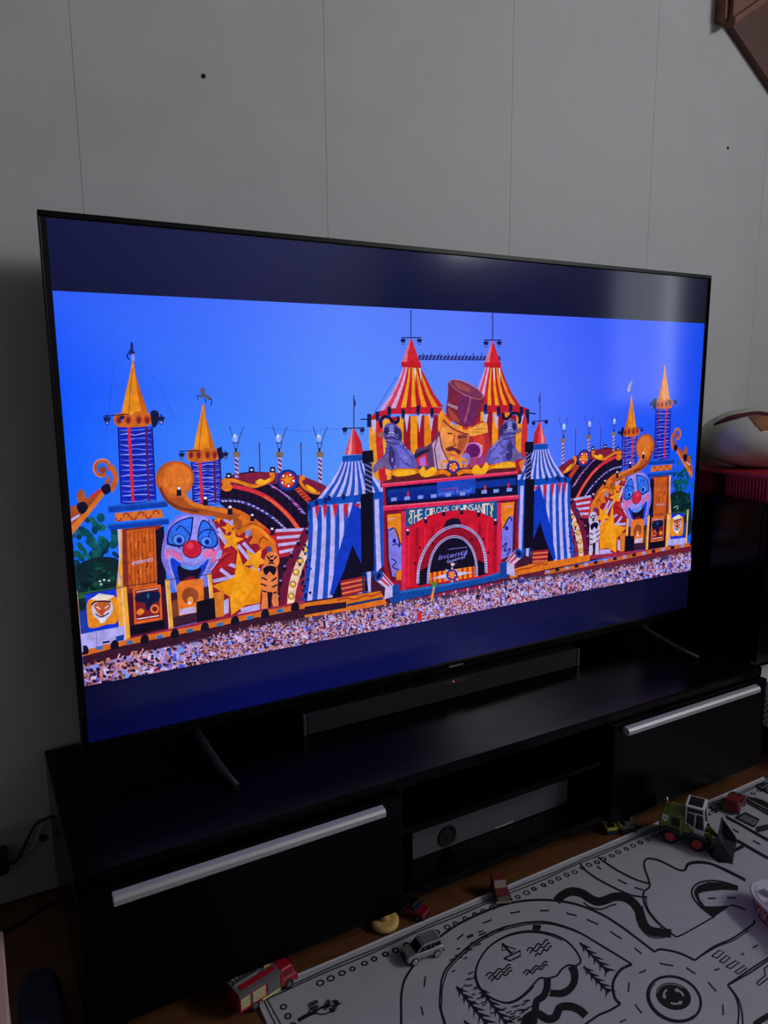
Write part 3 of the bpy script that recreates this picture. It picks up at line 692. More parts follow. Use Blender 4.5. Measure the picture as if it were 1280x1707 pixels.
    P.curve([(292, 884), (300, 876), (312, 886), (316, 894)], 1.8, (14, 22, 110)); P.curve([(330, 892), (338, 884), (350, 882), (356, 884)], 1.8, (14, 22, 110)); P.curve([(346, 866), (350, 880), (346, 894)], 1.4, (14, 22, 110)); P.curve([(276, 906), (290, 908), (300, 914)], 1.8, (14, 22, 110)); P.curve([(336, 914), (350, 912), (356, 918)], 1.8, (14, 22, 110))
    for x, y, r in ((297, 899, 9.5), (343, 902, 8.5)):
        P.ell(x, y, r + 1.4, r, (14, 22, 110)); P.ell(x, y, r, r - 1.2, (96, 156, 255)); P.ell(x + 1, y + 1, r * .56, r * .6, (20, 60, 200)); P.ell(x + 1, y + 1, r * .25, r * .28, (8, 14, 70))
    P.blob([(279, 930), (284, 925), (294, 932), (318, 944), (336, 938), (346, 928), (350, 930), (344, 950), (334, 972), (332, 992), (318, 1000), (296, 992), (288, 966), (282, 946)], (150, 150, 240))
    P.blob([(283, 932), (288, 930), (300, 938), (318, 946), (336, 940), (344, 932), (347, 933), (340, 950), (330, 968), (330, 992), (318, 998), (298, 990), (291, 964), (285, 946)], (22, 60, 214))
    P.blob([(296, 942), (316, 950), (334, 946), (330, 960), (326, 972), (320, 980), (304, 980), (297, 962)], (20, 12, 44)); P.blob([(304, 968), (312, 960), (324, 962), (324, 976), (306, 980)], (118, 22, 46)); P.blob([(300, 940), (316, 943), (332, 940), (328, 947), (316, 949), (304, 946)], (90, 150, 245))
    P.ell(319, 914.5, 16.4, 15.4, (50, 12, 60)); P.ell(319, 914, 15.2, 14.4, (206, 30, 62)); P.ell(316, 909, 6, 5, (226, 62, 92)); P.ell(364, 924, 4, 9, (150, 160, 245), 25); P.line([(362, 934), (350, 950)], 2.4, (190, 170, 235))
    # curled gilded hat brim above the clown
    P.poly(smooth([(262, 812), (258, 800), (262, 784), (274, 772), (290, 768), (308, 772), (320, 784), (322, 802), (314, 816), (304, 822), (316, 834), (340, 842), (372, 846), (400, 856), (384, 866), (350, 860), (318, 856), (296, 850), (276, 836)], 5, True), (176, 80, 32))
    P.ell(292, 800, 29, 30, (204, 96, 34), 20); P.ell(294, 798, 24, 25, (222, 116, 40), 20); P.curve([(304, 822), (318, 838), (346, 846), (378, 852)], 7, (226, 122, 44)); P.curve([(266, 812), (276, 832), (298, 846), (330, 852)], 5, (120, 50, 28))
    P.curve([(382, 850), (398, 853), (420, 866), (440, 880)], 6, (214, 100, 30))
    for x, y in ((297, 815), (341, 831), (382, 846), (419, 859), (452, 882)): spot(x, y, .9 if x < 400 else .75)
    # posters, posts and the stage edge
    P.poly([(270, 990), (352, 975), (352, 1030), (284, 1046)], (60, 28, 50)); P.poly([(286, 1000), (296, 998), (297, 1024), (286, 1030)], (120, 60, 40))
    P.poly([(293, 976), (300, 968), (334, 963), (338, 970), (339, 1016), (297, 1026)], (232, 120, 40)); P.ell(316, 992, 14, 14, (150, 70, 40)); P.ell(316, 1000, 5, 7, (240, 150, 60)); P.ell(315, 1004, 3.4, 2.6, (240, 210, 220)); P.poly([(298, 1014), (324, 1010), (326, 1020), (299, 1024)], (200, 180, 230))
    P.poly([(352, 988), (372, 984), (372, 1026), (352, 1030)], (214, 120, 40)); P.poly([(372, 1000), (380, 996), (380, 1020), (372, 1024)], (190, 180, 240))
    P.poly([(206, 990), (276, 975), (280, 1048), (214, 1064)], (70, 18, 40)); P.poly([(216, 1042), (272, 1030), (274, 1046), (217, 1058)], (14, 10, 34))
    P.poly([(220, 980), (267, 973), (270, 1032), (223, 1040)], (222, 96, 40)); P.poly([(224, 984), (264, 978), (266, 1028), (226, 1034)], (120, 26, 40)); P.blob([(225, 992), (240, 986), (264, 986), (264, 1000), (252, 1006), (248, 1016), (242, 1014), (240, 1004), (226, 1002)], (14, 24, 66)); P.ell(246, 992, 2.4, 5, (20, 90, 150), n=10)
    P.blob([(227, 1018), (234, 1013), (240, 1018), (234, 1024), (228, 1023)], (232, 130, 50)); P.ring(257, 1014, 6, 6, 3, (232, 120, 50)); P.line([(226, 986), (263, 980)], 1.6, (226, 200, 220)); P.line([(227, 1031), (264, 1025)], 2, (226, 200, 220))
    P.poly([(132, 1018), (146, 1014), (146, 1056), (133, 1060)], (28, 60, 170)); P.poly([(134, 1056), (206, 1042), (208, 1072), (138, 1086)], (176, 168, 240)); P.line([(160, 1052), (161, 1080)], 1, (120, 116, 200)); P.line([(170, 1070), (182, 1068)], 3, NAVY); P.line([(170, 1075), (182, 1073)], 2, NAVY); P.poly([(192, 1060), (206, 1056), (205, 1066), (193, 1068)], (10, 60, 150))
    P.poly([(141, 990), (193, 980), (197, 1044), (145, 1053)], (20, 52, 214)); P.poly(smooth([(146, 1000), (170, 992), (193, 995), (195, 1034), (176, 1040), (150, 1046), (145, 1030)], 4, True), (232, 140, 30))
    P.poly([(150, 998), (164, 988), (190, 992), (180, 999), (164, 1000)], (236, 220, 210)); P.blob([(153, 1008), (160, 1002), (182, 1000), (186, 1004), (187, 1018), (178, 1030), (170, 1036), (158, 1028), (153, 1018)], (206, 200, 240)); P.blob([(156, 1008), (164, 1003), (180, 1003), (183, 1012), (174, 1020), (170, 1026), (160, 1018)], (196, 92, 46))
    P.line([(151, 1007), (158, 1002), (170, 1001), (184, 1002)], 2.6, (28, 14, 34)); P.line([(160, 1010), (166, 1014)], 2, (236, 224, 240)); P.line([(180, 1008), (174, 1013)], 2, (236, 224, 240)); P.poly([(164, 1017), (174, 1016), (169, 1022)], (180, 60, 50)); P.curve([(158, 1022), (169, 1027), (181, 1020)], 2, (40, 16, 44)); P.poly([(164, 1030), (176, 1028), (174, 1036), (166, 1038)], (236, 226, 244))
    for a, b, w in (((126, 984), (134, 1088), 5), ((206, 976), (213, 1070), 8), ((278, 965), (285, 1052), 7), ((348, 955), (352, 1000), 6)): P.line([a, b], w, (240, 168, 60)); P.line([(a[0] - w / 2, a[1]), (b[0] - w / 2, b[1])], 1.2, (246, 220, 200))
    P.line([(126, 992), (206, 977), (278, 966), (350, 956)], 1.2, (40, 24, 50))
    P.poly([(326, 1002), (356, 995), (359, 1042), (328, 1048)], (12, 11, 34))
    P.poly([(214, 1062), (330, 1036), (506, 1000), (506, 1008), (330, 1046), (214, 1072)], (156, 42, 72))

# right wing is the mirror image seen further away
HM = ((-0.980521, -0.009776, 1193.232294), (-0.332015, 0.579491, 258.137119), (-0.000539, -0.000006, 1.0))
def mirror(x, y):
    w = HM[2][0] * x + HM[2][1] * y + HM[2][2]
    return ((HM[0][0] * x + HM[0][1] * y + HM[0][2]) / w, (HM[1][0] * x + HM[1][1] * y + HM[1][2]) / w)

# ---- red and gold tents behind the gate
def bigtent(ax, ay, ringb, rows_up, rows_lo, band, n):
    cols = [(196, 150, 220), (226, 60, 84), (214, 176, 226), (204, 34, 52), (236, 160, 40), (196, 26, 44), (240, 160, 30), (190, 26, 40), (240, 150, 34), (182, 24, 42), (230, 140, 36), (190, 34, 44)]
    P.stripes(rows_up, n, cols)
    lo = [(232, 150, 40), (206, 44, 52), (236, 170, 40), (190, 26, 48), (236, 160, 34), (150, 22, 48), (240, 150, 26), (156, 20, 46), (232, 130, 30), (150, 22, 48)]
    P.stripes(rows_lo, n, lo)
    P.poly(band, (196, 28, 48))
    P.poly([(ax, ay), (ringb[0][0] + 1, ringb[0][1]), (ringb[1][0] - 1, ringb[1][1])], (206, 34, 50)); P.poly([(ax, ay), (ringb[0][0] + 1, ringb[0][1]), (ringb[0][0] + 9, ringb[0][1])], (228, 110, 130))
    P.poly(ringb, (196, 24, 42))
P.line([(684, 516), (684, 564)], 1.8, (44, 50, 130)); P.line([(820, 522), (820, 568)], 1.8, (44, 50, 130))
P.poly([(697, 592), (833, 594), (833, 601), (697, 600)], (30, 42, 130))
for k in range(22): P.line([(700 + 6 * k, 599), (703 + 6 * k, 593)], 1.6, (110, 130, 240), bump=False)
P.up()
for k in range(9): P.line([(704 + 14 * k, 594), (704 + 14 * k, 588)], 1.2, (30, 40, 110), bump=False)
P.up()
for k in range(20): P.ell(660 - 2.2 * k + (k * k) * .01, 630 + 3.2 * k, 1.1, 1.1, (50, 70, 170), n=6, bump=False)
P.up()
bigtent(820, 567, [(806, 604), (834, 605), (834, 613), (806, 612)], [((808, 612), (834, 612)), ((800, 634), (842, 634)), ((792, 655), (852, 655)), ((784, 684), (866, 676))], [((760, 686), (880, 684)), ((760, 780), (876, 770))], [(760, 676), (796, 676), (862, 675), (881, 682), (880, 692), (860, 688), (796, 686), (760, 688)], 12)
bigtent(684, 562, [(668, 603), (700, 604), (701, 613), (668, 612)], [((671, 612), (700, 612)), ((662, 634), (710, 632)), ((648, 660), (722, 656)), ((631, 684), (738, 678))], [((615, 697), (752, 690)), ((614, 735), (752, 730)), ((620, 800), (752, 790))], [(615, 696), (626, 687), (650, 681), (690, 678), (736, 679), (736, 690), (690, 690), (650, 690), (626, 697), (616, 704)], 12)
for x, y, h in ((622, 700, 26), (677, 690, 31), (698, 690, 31), (718, 690, 31), (808, 690, 27), (826, 690, 26), (868, 690, 20)): P.poly([(x - 4.5, y), (x + 4.5, y), (x, y + h)], (192, 180, 236), bump=False)
for x, y in ((690, 614), (699, 614), (822, 614), (831, 614)): P.poly([(x - 1.5, y), (x + 1.5, y), (x + 2, y + 24)], (226, 214, 244), bump=False)
P.up()
for x, y in ((628, 688), (648, 680), (671, 684), (696, 678), (719, 682), (808, 676), (830, 680), (850, 675), (868, 680), (878, 684)): P.poly([(x - 3, y - 2), (x + 3, y - 2), (x + 3, y + 12), (x - 3, y + 12)], (18, 26, 74), bump=False); P.ell(x, y + 12, 2.6, 3, (40, 60, 150), n=8, bump=False)
P.up()
for x0, x1, y in ((668, 701, 563), (806, 834, 567)): P.line([(x0, y), (x1, y)], 1.8, (20, 30, 100)); lamp(x0 + 3, y + 5, .8); lamp(x1 - 3, y + 5, .8)
P.line([(600, 699), (618, 699)], 2, NAVY); P.poly([(611, 690), (618, 690), (618, 712), (611, 712)], (14, 26, 84)); P.line([(880, 688), (892, 690)], 2, NAVY); P.poly([(876, 683), (881, 683), (881, 706), (877, 706)], (16, 26, 84))

P.T = mirror; wing(True); P.T = None
wing(False)

# cables strung across the sky
P.curve([(190, 600), (176, 720), (160, 790)], .9, (40, 84, 220)); P.curve([(225, 604), (262, 640), (290, 700)], .8, (40, 90, 226))
for k in range(26): P.ell(440 + 5.4 * k, 712 + 6 * math.sin(k / 25 * 3.1), 1.2, .8, (40, 70, 190), n=6, bump=False)
P.up()

# ---- ringmaster portrait with top hat
P.blob([(690, 752), (708, 744), (722, 732), (732, 716), (740, 740), (756, 770), (756, 796), (690, 796)], (92, 60, 110)); P.blob([(688, 758), (704, 750), (716, 748), (704, 758), (692, 766)], (40, 34, 70)); P.poly([(718, 740), (732, 724), (742, 760), (748, 790), (724, 790)], (196, 160, 200)); P.line([(728, 726), (722, 748), (728, 788)], 2, (110, 50, 80)); P.poly([(692, 764), (708, 754), (712, 776), (694, 776)], (206, 40, 70)); P.poly([(697, 764), (707, 760), (708, 776), (698, 776)], (180, 110, 220))
P.blob([(779, 716), (800, 702), (810, 712), (815, 740), (814, 776), (780, 780), (772, 750)], (176, 44, 50)); P.blob([(786, 724), (800, 722), (806, 740), (798, 760), (790, 744)], (206, 60, 50)); P.poly([(792, 738), (802, 742), (800, 752), (794, 748)], YEL)
P.blob([(732, 708), (738, 700), (752, 708), (768, 718), (779, 722), (778, 738), (771, 752), (764, 764), (750, 768), (740, 762), (733, 744), (730, 726)], (228, 130, 62))
P.blob([(732, 716), (740, 712), (752, 720), (752, 738), (744, 748), (738, 744), (733, 734)], (240, 150, 76)); P.blob([(762, 724), (776, 726), (774, 742), (764, 758), (758, 752), (762, 738)], (180, 84, 52))
P.blob([(740, 748), (748, 744), (758, 747), (766, 752), (763, 756), (754, 751), (746, 752)], (96, 36, 56)); P.line([(744, 722), (752, 723)], 2.6, (120, 50, 44)); P.line([(760, 729), (776, 727)], 4, (110, 44, 56)); P.curve([(756, 724), (754, 736), (758, 742), (750, 744), (742, 748)], 1.8, (150, 64, 40)); P.line([(746, 757), (756, 759)], 2.4, (196, 80, 60)); P.blob([(746, 762), (756, 762), (752, 768)], (240, 160, 90)); P.curve([(730, 720), (734, 745), (744, 766)], 1.6, (60, 24, 60))
P.blob([(730, 690), (736, 684), (742, 696), (758, 710), (776, 716), (796, 706), (808, 704), (810, 716), (800, 724), (782, 724), (764, 718), (746, 708), (736, 700)], (236, 146, 48)); P.curve([(736, 700), (752, 714), (770, 722), (780, 724)], 2.4, (120, 40, 60)); P.blob([(780, 716), (794, 708), (806, 706), (811, 720), (800, 722), (790, 726), (780, 726)], (240, 164, 70)); P.line([(786, 716), (806, 714)], 1.2, (190, 100, 40)); P.line([(784, 720), (802, 720)], 1.2, (190, 100, 40))
P.poly(smooth([(746, 636), (760, 634), (788, 645), (805, 661), (800, 684), (792, 704), (778, 712), (762, 708), (748, 698), (741, 686), (744, 660)], 5, True), (124, 36, 66)); P.poly(smooth([(770, 652), (796, 664), (790, 690), (784, 706), (768, 706), (762, 690)], 5, True), (108, 40, 96)); P.line([(782, 662), (778, 684), (772, 704)], 3, (170, 74, 110)); P.poly(smooth([(744, 680), (756, 690), (764, 704), (750, 698)], 4, True), (170, 70, 50))
P.ell(775.5, 649, 31.5, 10.5, (196, 110, 128), 26.5); P.ell(775.5, 649, 30, 9.2, (122, 52, 90), 26.5); P.ell(768, 645, 16, 5, (150, 70, 80), 26.5)
P.text('intents', (743, 676), (760, 683), (2.6, -6.5), (220, 200, 236))
P.ell(787, 750, 14, 13, (196, 110, 200), 25); P.ell(786, 751, 12, 11.5, (104, 24, 104), 25); P.ring(788, 751, 13, 14, 1.6, (230, 170, 220), 0, -70, 90); P.blob([(768, 758), (778, 756), (782, 766), (776, 776), (768, 772)], (130, 120, 220)); P.poly([(796, 762), (806, 756), (808, 772), (782, 778), (780, 768)], (160, 60, 130))
# statues of bulls
def bull(m):
    sv = P.T; P.T = m
    P.blob([(640, 722), (652, 708), (664, 728), (672, 742), (686, 756), (692, 772), (688, 782), (660, 786), (648, 784), (634, 778), (622, 788), (620, 778), (628, 768), (638, 758), (642, 742)], (92, 84, 176))
    P.blob([(636, 764), (648, 756), (654, 768), (650, 784), (640, 778), (626, 784), (622, 778)], (110, 92, 150)); P.blob([(656, 740), (672, 752), (684, 768), (680, 780), (662, 782), (664, 764)], (112, 108, 214)); P.blob([(648, 742), (656, 756), (652, 778), (646, 768)], (54, 48, 116))
    P.curve([(634, 713), (632, 703), (637, 695), (645, 695), (651, 701), (657, 704.5), (661.6, 701), (661.4, 694)], [6, 6, 5.4, 5, 5, 5, 4.4, 2.6] and 5, (18, 18, 56)); P.curve([(635, 704), (639, 697.5), (646, 698)], 1.4, (96, 96, 180))
    P.blob([(627, 724), (634, 720), (639, 722), (637, 730), (631, 728)], (150, 96, 90))
    P.blob([(638, 712), (643, 706), (655, 706), (663, 713), (666, 725), (666, 734), (661, 739), (650, 739), (640, 733), (637, 722)], (90, 84, 168))
    P.blob([(663, 713), (668, 722), (667, 734), (662, 730)], (46, 44, 104)); P.blob([(639, 714), (645, 712), (648, 718), (645, 724), (639, 722)], (40, 36, 88)); P.blob([(654, 712), (661, 714), (662, 721), (656, 723)], (44, 40, 96))
    P.poly([(647, 708), (653, 708), (655, 716), (651, 724), (646, 717)], (124, 118, 206)); P.curve([(645, 722), (650, 720), (656, 723)], 1.3, (196, 196, 240)); P.curve([(644, 726), (650, 724.5), (655, 727)], 1.0, (180, 180, 236)); P.curve([(639, 729), (646, 731), (652, 729), (658, 732), (664, 731)], 1.8, (36, 32, 84)); P.curve([(641, 735), (650, 738.5), (662, 740)], 1.6, (40, 36, 90)); P.curve([(643, 733), (650, 735)], 1.2, (150, 146, 220))
    P.curve([(664, 738), (674, 746), (684, 758)], 1.4, (150, 146, 226)); P.curve([(652, 758), (656, 768), (652, 782)], 2.2, (48, 42, 106)); P.curve([(640, 746), (644, 756)], 2, (60, 54, 124)); P.curve([(664, 762), (672, 772), (682, 776)], 1.8, (66, 60, 140))
    for k in range(12): P.ell(R_.uniform(644, 680), R_.uniform(742, 778), R_.uniform(1.5, 3), 1.5, R_.choice([(60, 54, 130), (140, 136, 226), (74, 66, 140)]), R_.uniform(0, 90), 8, bump=False)
    P.up(); P.T = sv
bull(None)
bull(lambda x, y: (1497.5 - x * 1.0 + (650 - x) * -0.06, y - 2 - (x - 650) * -0.02 + (y - 740) * -0.05 - 6))
P.poly([(632, 794), (660, 786), (830, 776), (868, 770), (868, 790), (632, 812)], (96, 34, 40))
# gilded cresting
P.curve([(646, 794), (656, 785), (680, 784), (700, 786), (716, 790), (736, 786), (748, 792)], 7, (230, 120, 26)); P.curve([(760, 790), (772, 785), (790, 786), (806, 782), (824, 776), (846, 772), (862, 776)], 7, (230, 120, 26))
for c in ([(692, 776), (696, 784), (704, 776), (708, 784), (718, 778), (726, 784), (714, 794), (700, 793)], [(784, 782), (792, 774), (800, 780), (808, 770), (812, 780), (802, 792), (788, 791)], [(652, 790), (660, 783), (684, 783), (692, 789), (664, 794)], [(816, 780), (832, 772), (848, 770), (858, 778), (836, 780)]): P.blob(c, YEL)
P.ring(739, 774, 5, 6, 4, (232, 140, 36), 0, 100, 360); P.ring(770, 771, 5, 6, 4, (232, 140, 36), 0, 180, 440); P.poly([(629, 782), (640, 778), (642, 800), (632, 806)], RED); P.poly([(642, 784), (648, 782), (650, 798), (643, 800)], (240, 160, 60)); P.poly([(856, 768), (866, 764), (864, 784), (858, 790)], (170, 30, 44)); P.poly([(862, 770), (874, 764), (866, 786)], (226, 120, 40))
medallion(753, 778, 9.5)

# ---- theatre gate
P.poly([(616, 962), (650, 930), (850, 915), (884, 930), (884, 972), (616, 1022)], (62, 22, 52))
P.poly([(636, 806), (860, 784), (862, 930), (850, 962), (648, 1000), (638, 960)], (150, 20, 52))
P.poly([(640, 809), (860, 789), (860, 824), (642, 842)], (10, 14, 58))
P.poly([(644, 816), (858, 796), (858, 808), (644, 828)], (14, 50, 150)); P.poly([(646, 822), (780, 810), (780, 826), (646, 836)], (12, 40, 140)); P.poly([(726, 800), (790, 795), (790, 822), (726, 828)], (26, 70, 190))
for x in (650, 672, 694, 716, 740, 764, 800, 820, 842): y = 836 - (x - 640) * .082; P.poly([(x, y - 6), (x + 9, y - 6.8), (x + 9, y - 1), (x, y)], (130, 150, 236), bump=False)
for x in (678, 806, 845): y = 828 - (x - 640) * .082; P.line([(x, y - 6), (x, y + 2)], 3.6, (200, 30, 60), bump=False)
for x in (648, 672, 694, 730, 760, 800, 836): P.line([(x, 808.5 - (x - 640) * .09), (x + 6, 808 - (x - 640) * .09)], 1.4, (170, 180, 240), bump=False)
P.up(); P.text('intents festival', (728, 826), (782, 820), (2, -8), (110, 130, 246)); P.text('intents', (730, 818), (760, 814.5), (1, -5), (160, 50, 150))
P.poly([(634, 806), (860, 785), (860, 790), (635, 812)], PINK); P.poly([(634, 806), (860, 785), (860, 786.6), (634, 808)], (246, 90, 130))
P.poly([(636, 843), (862, 825), (862, 831), (637, 851)], (224, 40, 88)); P.poly([(636, 843), (862, 825), (862, 827), (636, 845)], (246, 96, 130)); P.poly([(637, 851), (862, 832), (862, 835), (637, 854)], (120, 14, 50))
P.poly([(640, 855), (668, 853), (668, 962), (650, 968), (642, 930)], (96, 16, 40)); P.poly([(643, 857), (666, 855), (667, 905), (660, 900), (644, 880)], (236, 134, 30))
P.poly([(645, 880), (652, 878), (662, 900), (668, 912), (668, 962), (652, 960), (646, 930)], (128, 124, 236)); P.curve([(646, 884), (655, 880), (662, 896), (664, 910)], 2, (16, 16, 70)); P.curve([(650, 930), (658, 936), (652, 944), (662, 950), (656, 958)], 1.8, (18, 18, 90)); P.curve([(652, 908), (660, 906), (664, 912)], 1.8, (18, 18, 90)); P.ell(655, 901, 3, 4, (20, 30, 130), n=10); P.text('intents', (643, 868), (657, 864), (.6, -4), (200, 180, 236)); P.poly([(658, 952), (668, 948), (668, 966), (658, 966)], (230, 120, 30))
P.poly([(830, 838), (858, 835), (856, 930), (832, 936)], (96, 16, 40)); P.poly([(832, 838), (855, 836), (853, 860), (834, 886)], (232, 128, 30)); P.poly([(834, 884), (848, 858), (853, 862), (851, 924), (833, 932)], (120, 118, 234)); P.curve([(836, 880), (846, 862), (851, 868)], 2, (16, 16, 70)); P.curve([(834, 912), (842, 904), (838, 918), (848, 914), (842, 926)], 1.8, (18, 18, 90)); P.ell(842, 880, 3, 4, (20, 30, 130), n=10); P.text('intents', (839, 846), (852, 844), (.5, -4), (210, 180, 230))
for x0, y0, y1 in ((667, 852, 984), (826, 838, 955)): P.poly([(x0, y0), (x0 + 7, y0 - 1), (x0 + 7, y1 - 1), (x0, y1)], (218, 38, 88))
P.poly([(675, 852), (826, 838), (828, 956), (674, 980)], (204, 20, 50))
for k in range(12): P.line([(680 + 13 * k, 880 - k * 1), (678 + 13 * k, 976 - 2 * k)], 5 if k % 2 else 3, (166, 14, 46) if k % 2 else (226, 34, 62), bump=False)
P.up()
arc = smooth([(675, 881), (690, 872), (708, 862), (730, 855), (756, 851), (782, 851), (804, 857), (826, 868)], 6)
P.poly([(674, 848), (826, 834)] + arc[::-1], (10, 84, 150)); P.line(arc, 2, (180, 20, 50))
msg = 'THE CIRCUS OF INSANITY'; top = lambda t: (680 + 140 * t, 848.2 - 12.8 * t)
def botp(t):
    x = 680 + 140 * t
    for a, b in zip(arc[:-1], arc[1:]):
        if a[0] <= x <= b[0]: return (x, min(874, a[1] + (b[1] - a[1]) * (x - a[0]) / (b[0] - a[0])))
    return (x, 870)
adv = [0.0]; widths = []
for ch in msg:
    widths.append(0.6 if ch == ' ' else (0.55 if ch == 'I' else 1.0)); adv.append(adv[-1] + widths[-1])
for ch, a in zip(msg, adv):
    if ch == ' ': continue
    t0 = a / adv[-1] + .004; t1 = t0 + (0.55 if ch == 'I' else 0.92) / adv[-1]
    polys = text_polys(ch); x0 = min(x for Q in polys for x, y in Q); x1 = max(x for Q in polys for x, y in Q)
    for Q in polys:
        R2 = []
        for x, y in Q:
            t = t0 + (t1 - t0) * (x - x0) / (x1 - x0); u = y / 0.72; A = botp(t); B = top(t); R2.append((A[0], A[1] - 1 + (B[1] + .8 - A[1] + 1) * u))
        P.poly(R2, (238, 206, 196), bump=False)
P.up()
for x, y in ((680, 860), (816, 848)): P.curve([(x, y - 6), (x + 3, y), (x - 1, y + 6), (x + 2, y + 12)], 1.6, (240, 200, 80))
P.poly(smooth([(742, 867), (762, 864), (767, 880), (760, 890), (745, 892), (738, 884)], 3, True), (24, 16, 48))
P.poly(smooth([(692, 974), (698, 940), (712, 908), (732, 888), (756, 880), (782, 886), (800, 904), (808, 930), (810, 956)], 5) + [(692, 974)], (150, 16, 44))
P.poly(smooth([(710, 970), (714, 938), (724, 914), (740, 898), (757, 894), (776, 902), (788, 920), (793, 960)], 5) + [(710, 970)], (14, 10, 36)); P.poly([(696, 952), (712, 942), (712, 972), (695, 976)], (14, 10, 34)); P.poly([(792, 932), (806, 938), (808, 956), (793, 960)], (14, 10, 34))
for pts, w in (([(694, 972), (696, 944), (706, 916), (722, 894), (742, 880), (764, 876), (784, 884), (798, 900), (806, 926), (808, 954)], 4.4), ([(711, 972), (713, 944), (720, 920), (734, 902), (752, 894), (770, 898), (784, 914), (791, 936), (792, 960)], 4)):
    P.curve(pts, w, (196, 186, 246)); q = smooth(pts, 7)
    for k in range(0, len(q) - 1): P.line([(q[k][0] - 1.4, q[k][1] + .8), (q[k][0] + 1.4, q[k][1] - .8)], 1.5, (60, 30, 90), bump=False)
    P.up()
P.text('intents', (727, 933), (776, 923), (2.6, -9), (150, 140, 240)); P.text('intents', (728, 932), (775, 922.4), (2.2, -7.5), (96, 90, 210)); P.text('festival', (741, 938), (772, 930), (1.8, -6), (140, 130, 236)); P.line([(745, 915), (776, 911), (772, 926), (744, 938)], 1, (140, 130, 236))
P.poly([(713, 954), (788, 943), (789, 961), (715, 972)], (240, 140, 30))
for k in range(9): P.poly([(716 + 8.4 * k, 953.6 - 1.2 * k), (719.6 + 8.4 * k, 953 - 1.2 * k), (720.4 + 8.4 * k, 971 - 1.2 * k), (716.8 + 8.4 * k, 971.6 - 1.2 * k)], (190, 40, 40), bump=False)
P.up(); P.star(751, 957.5, 16, (196, 190, 246), .5, -90, .9, 8); P.poly([(716, 964), (751, 952), (786, 953), (751, 962)], (206, 196, 246)); medallion(751, 957.5, 8.5); P.ell(752, 940, 3.4, 3, (230, 190, 200), n=10); P.ell(757, 939, 2, 2.4, (60, 40, 60), n=8)
for x, y in ((677, 884), (707, 864), (737, 852), (767, 849), (795, 853), (823, 867)): spot(x, y, .62)
for x, y in ((689, 938), (697, 912), (719, 906), (784, 898), (803, 898), (811, 920)): P.ell(x, y, 1.8, 2.6, (40, 10, 34), n=8, bump=False)
P.up()
# apron, cannons, orange fronts and crowd barrier
P.poly([(648, 996), (664, 984), (740, 972), (800, 962), (832, 952), (850, 946), (850, 960), (800, 972), (740, 984), (670, 1000), (650, 1012)], (8, 70, 160)); P.poly([(664, 984), (740, 972), (800, 962), (832, 953), (832, 956), (740, 976), (664, 988)], (30, 104, 196))
P.poly([(676, 1000), (740, 986), (850, 966), (850, 990), (740, 1010), (676, 1020)], (150, 30, 70))
for k in range(26): P.line([(678 + 6.6 * k, 999 - 1.3 * k), (678 + 6.6 * k, 1016 - 1.3 * k)], 2.4, [(190, 180, 240), (30, 60, 160), (200, 40, 60)][k % 3], bump=False)
P.up()
P.poly([(506, 1004), (560, 996), (632, 984), (640, 1000), (640, 1014), (560, 1024), (506, 1030)], (222, 116, 30)); P.curve([(560, 1000), (575, 996), (590, 998), (606, 992), (620, 992), (634, 986)], 2, (170, 40, 36)); P.line([(576, 1008), (636, 996)], 4, (20, 50, 110)); P.poly([(506, 1010), (575, 1002), (575, 1012), (506, 1024)], (40, 18, 48)); P.poly([(590, 1008), (640, 1000), (648, 1012), (592, 1022)], (226, 110, 34))
P.poly([(846, 950), (880, 940), (920, 934), (980, 924), (980, 934), (900, 950), (848, 964)], (222, 116, 30)); P.curve([(852, 954), (866, 948), (880, 946), (896, 940), (910, 940)], 1.8, (170, 40, 36)); P.poly([(860, 958), (980, 936), (980, 944), (862, 968)], (100, 24, 50))
for a, b, d, w in (((629, 959), (656, 984), 1, 9), ((862, 922), (838, 946), -1, 8.5)):
    P.line([a, b], [2 * w, 1.3 * w], (200, 180, 232)); P.line([(a[0], a[1] + 2), b], [4, 2], (200, 40, 64)); P.line([(a[0] + d * 4, a[1] - 5), (b[0], b[1] - 4)], [3, 2], (200, 40, 64)); P.ell(a[0], a[1], w * .72, w, (10, 70, 170), 30 * d); P.ell(a[0], a[1], w * .36, w * .56, (12, 14, 60), 30 * d)
    P.poly([(b[0] - 8, b[1] - 8), (b[0] + 6, b[1] - 12), (b[0] + 8, b[1] + 10), (b[0] - 8, b[1] + 14)], (14, 66, 160)); P.poly([(b[0] - 16 * d, b[1] - 6), (b[0] - 4 * d, b[1] - 10), (b[0] - 4 * d, b[1] + 10), (b[0] - 18 * d, b[1] + 14)], (186, 176, 232))
# lettering on the columns (reads the right way round on both)
P.text('intents', (218, 941), (254, 934), (1.4, -8), (196, 186, 244)); P.text('intents', (1091, 843), (1105, 841), (.4, -4.4), (196, 186, 244))

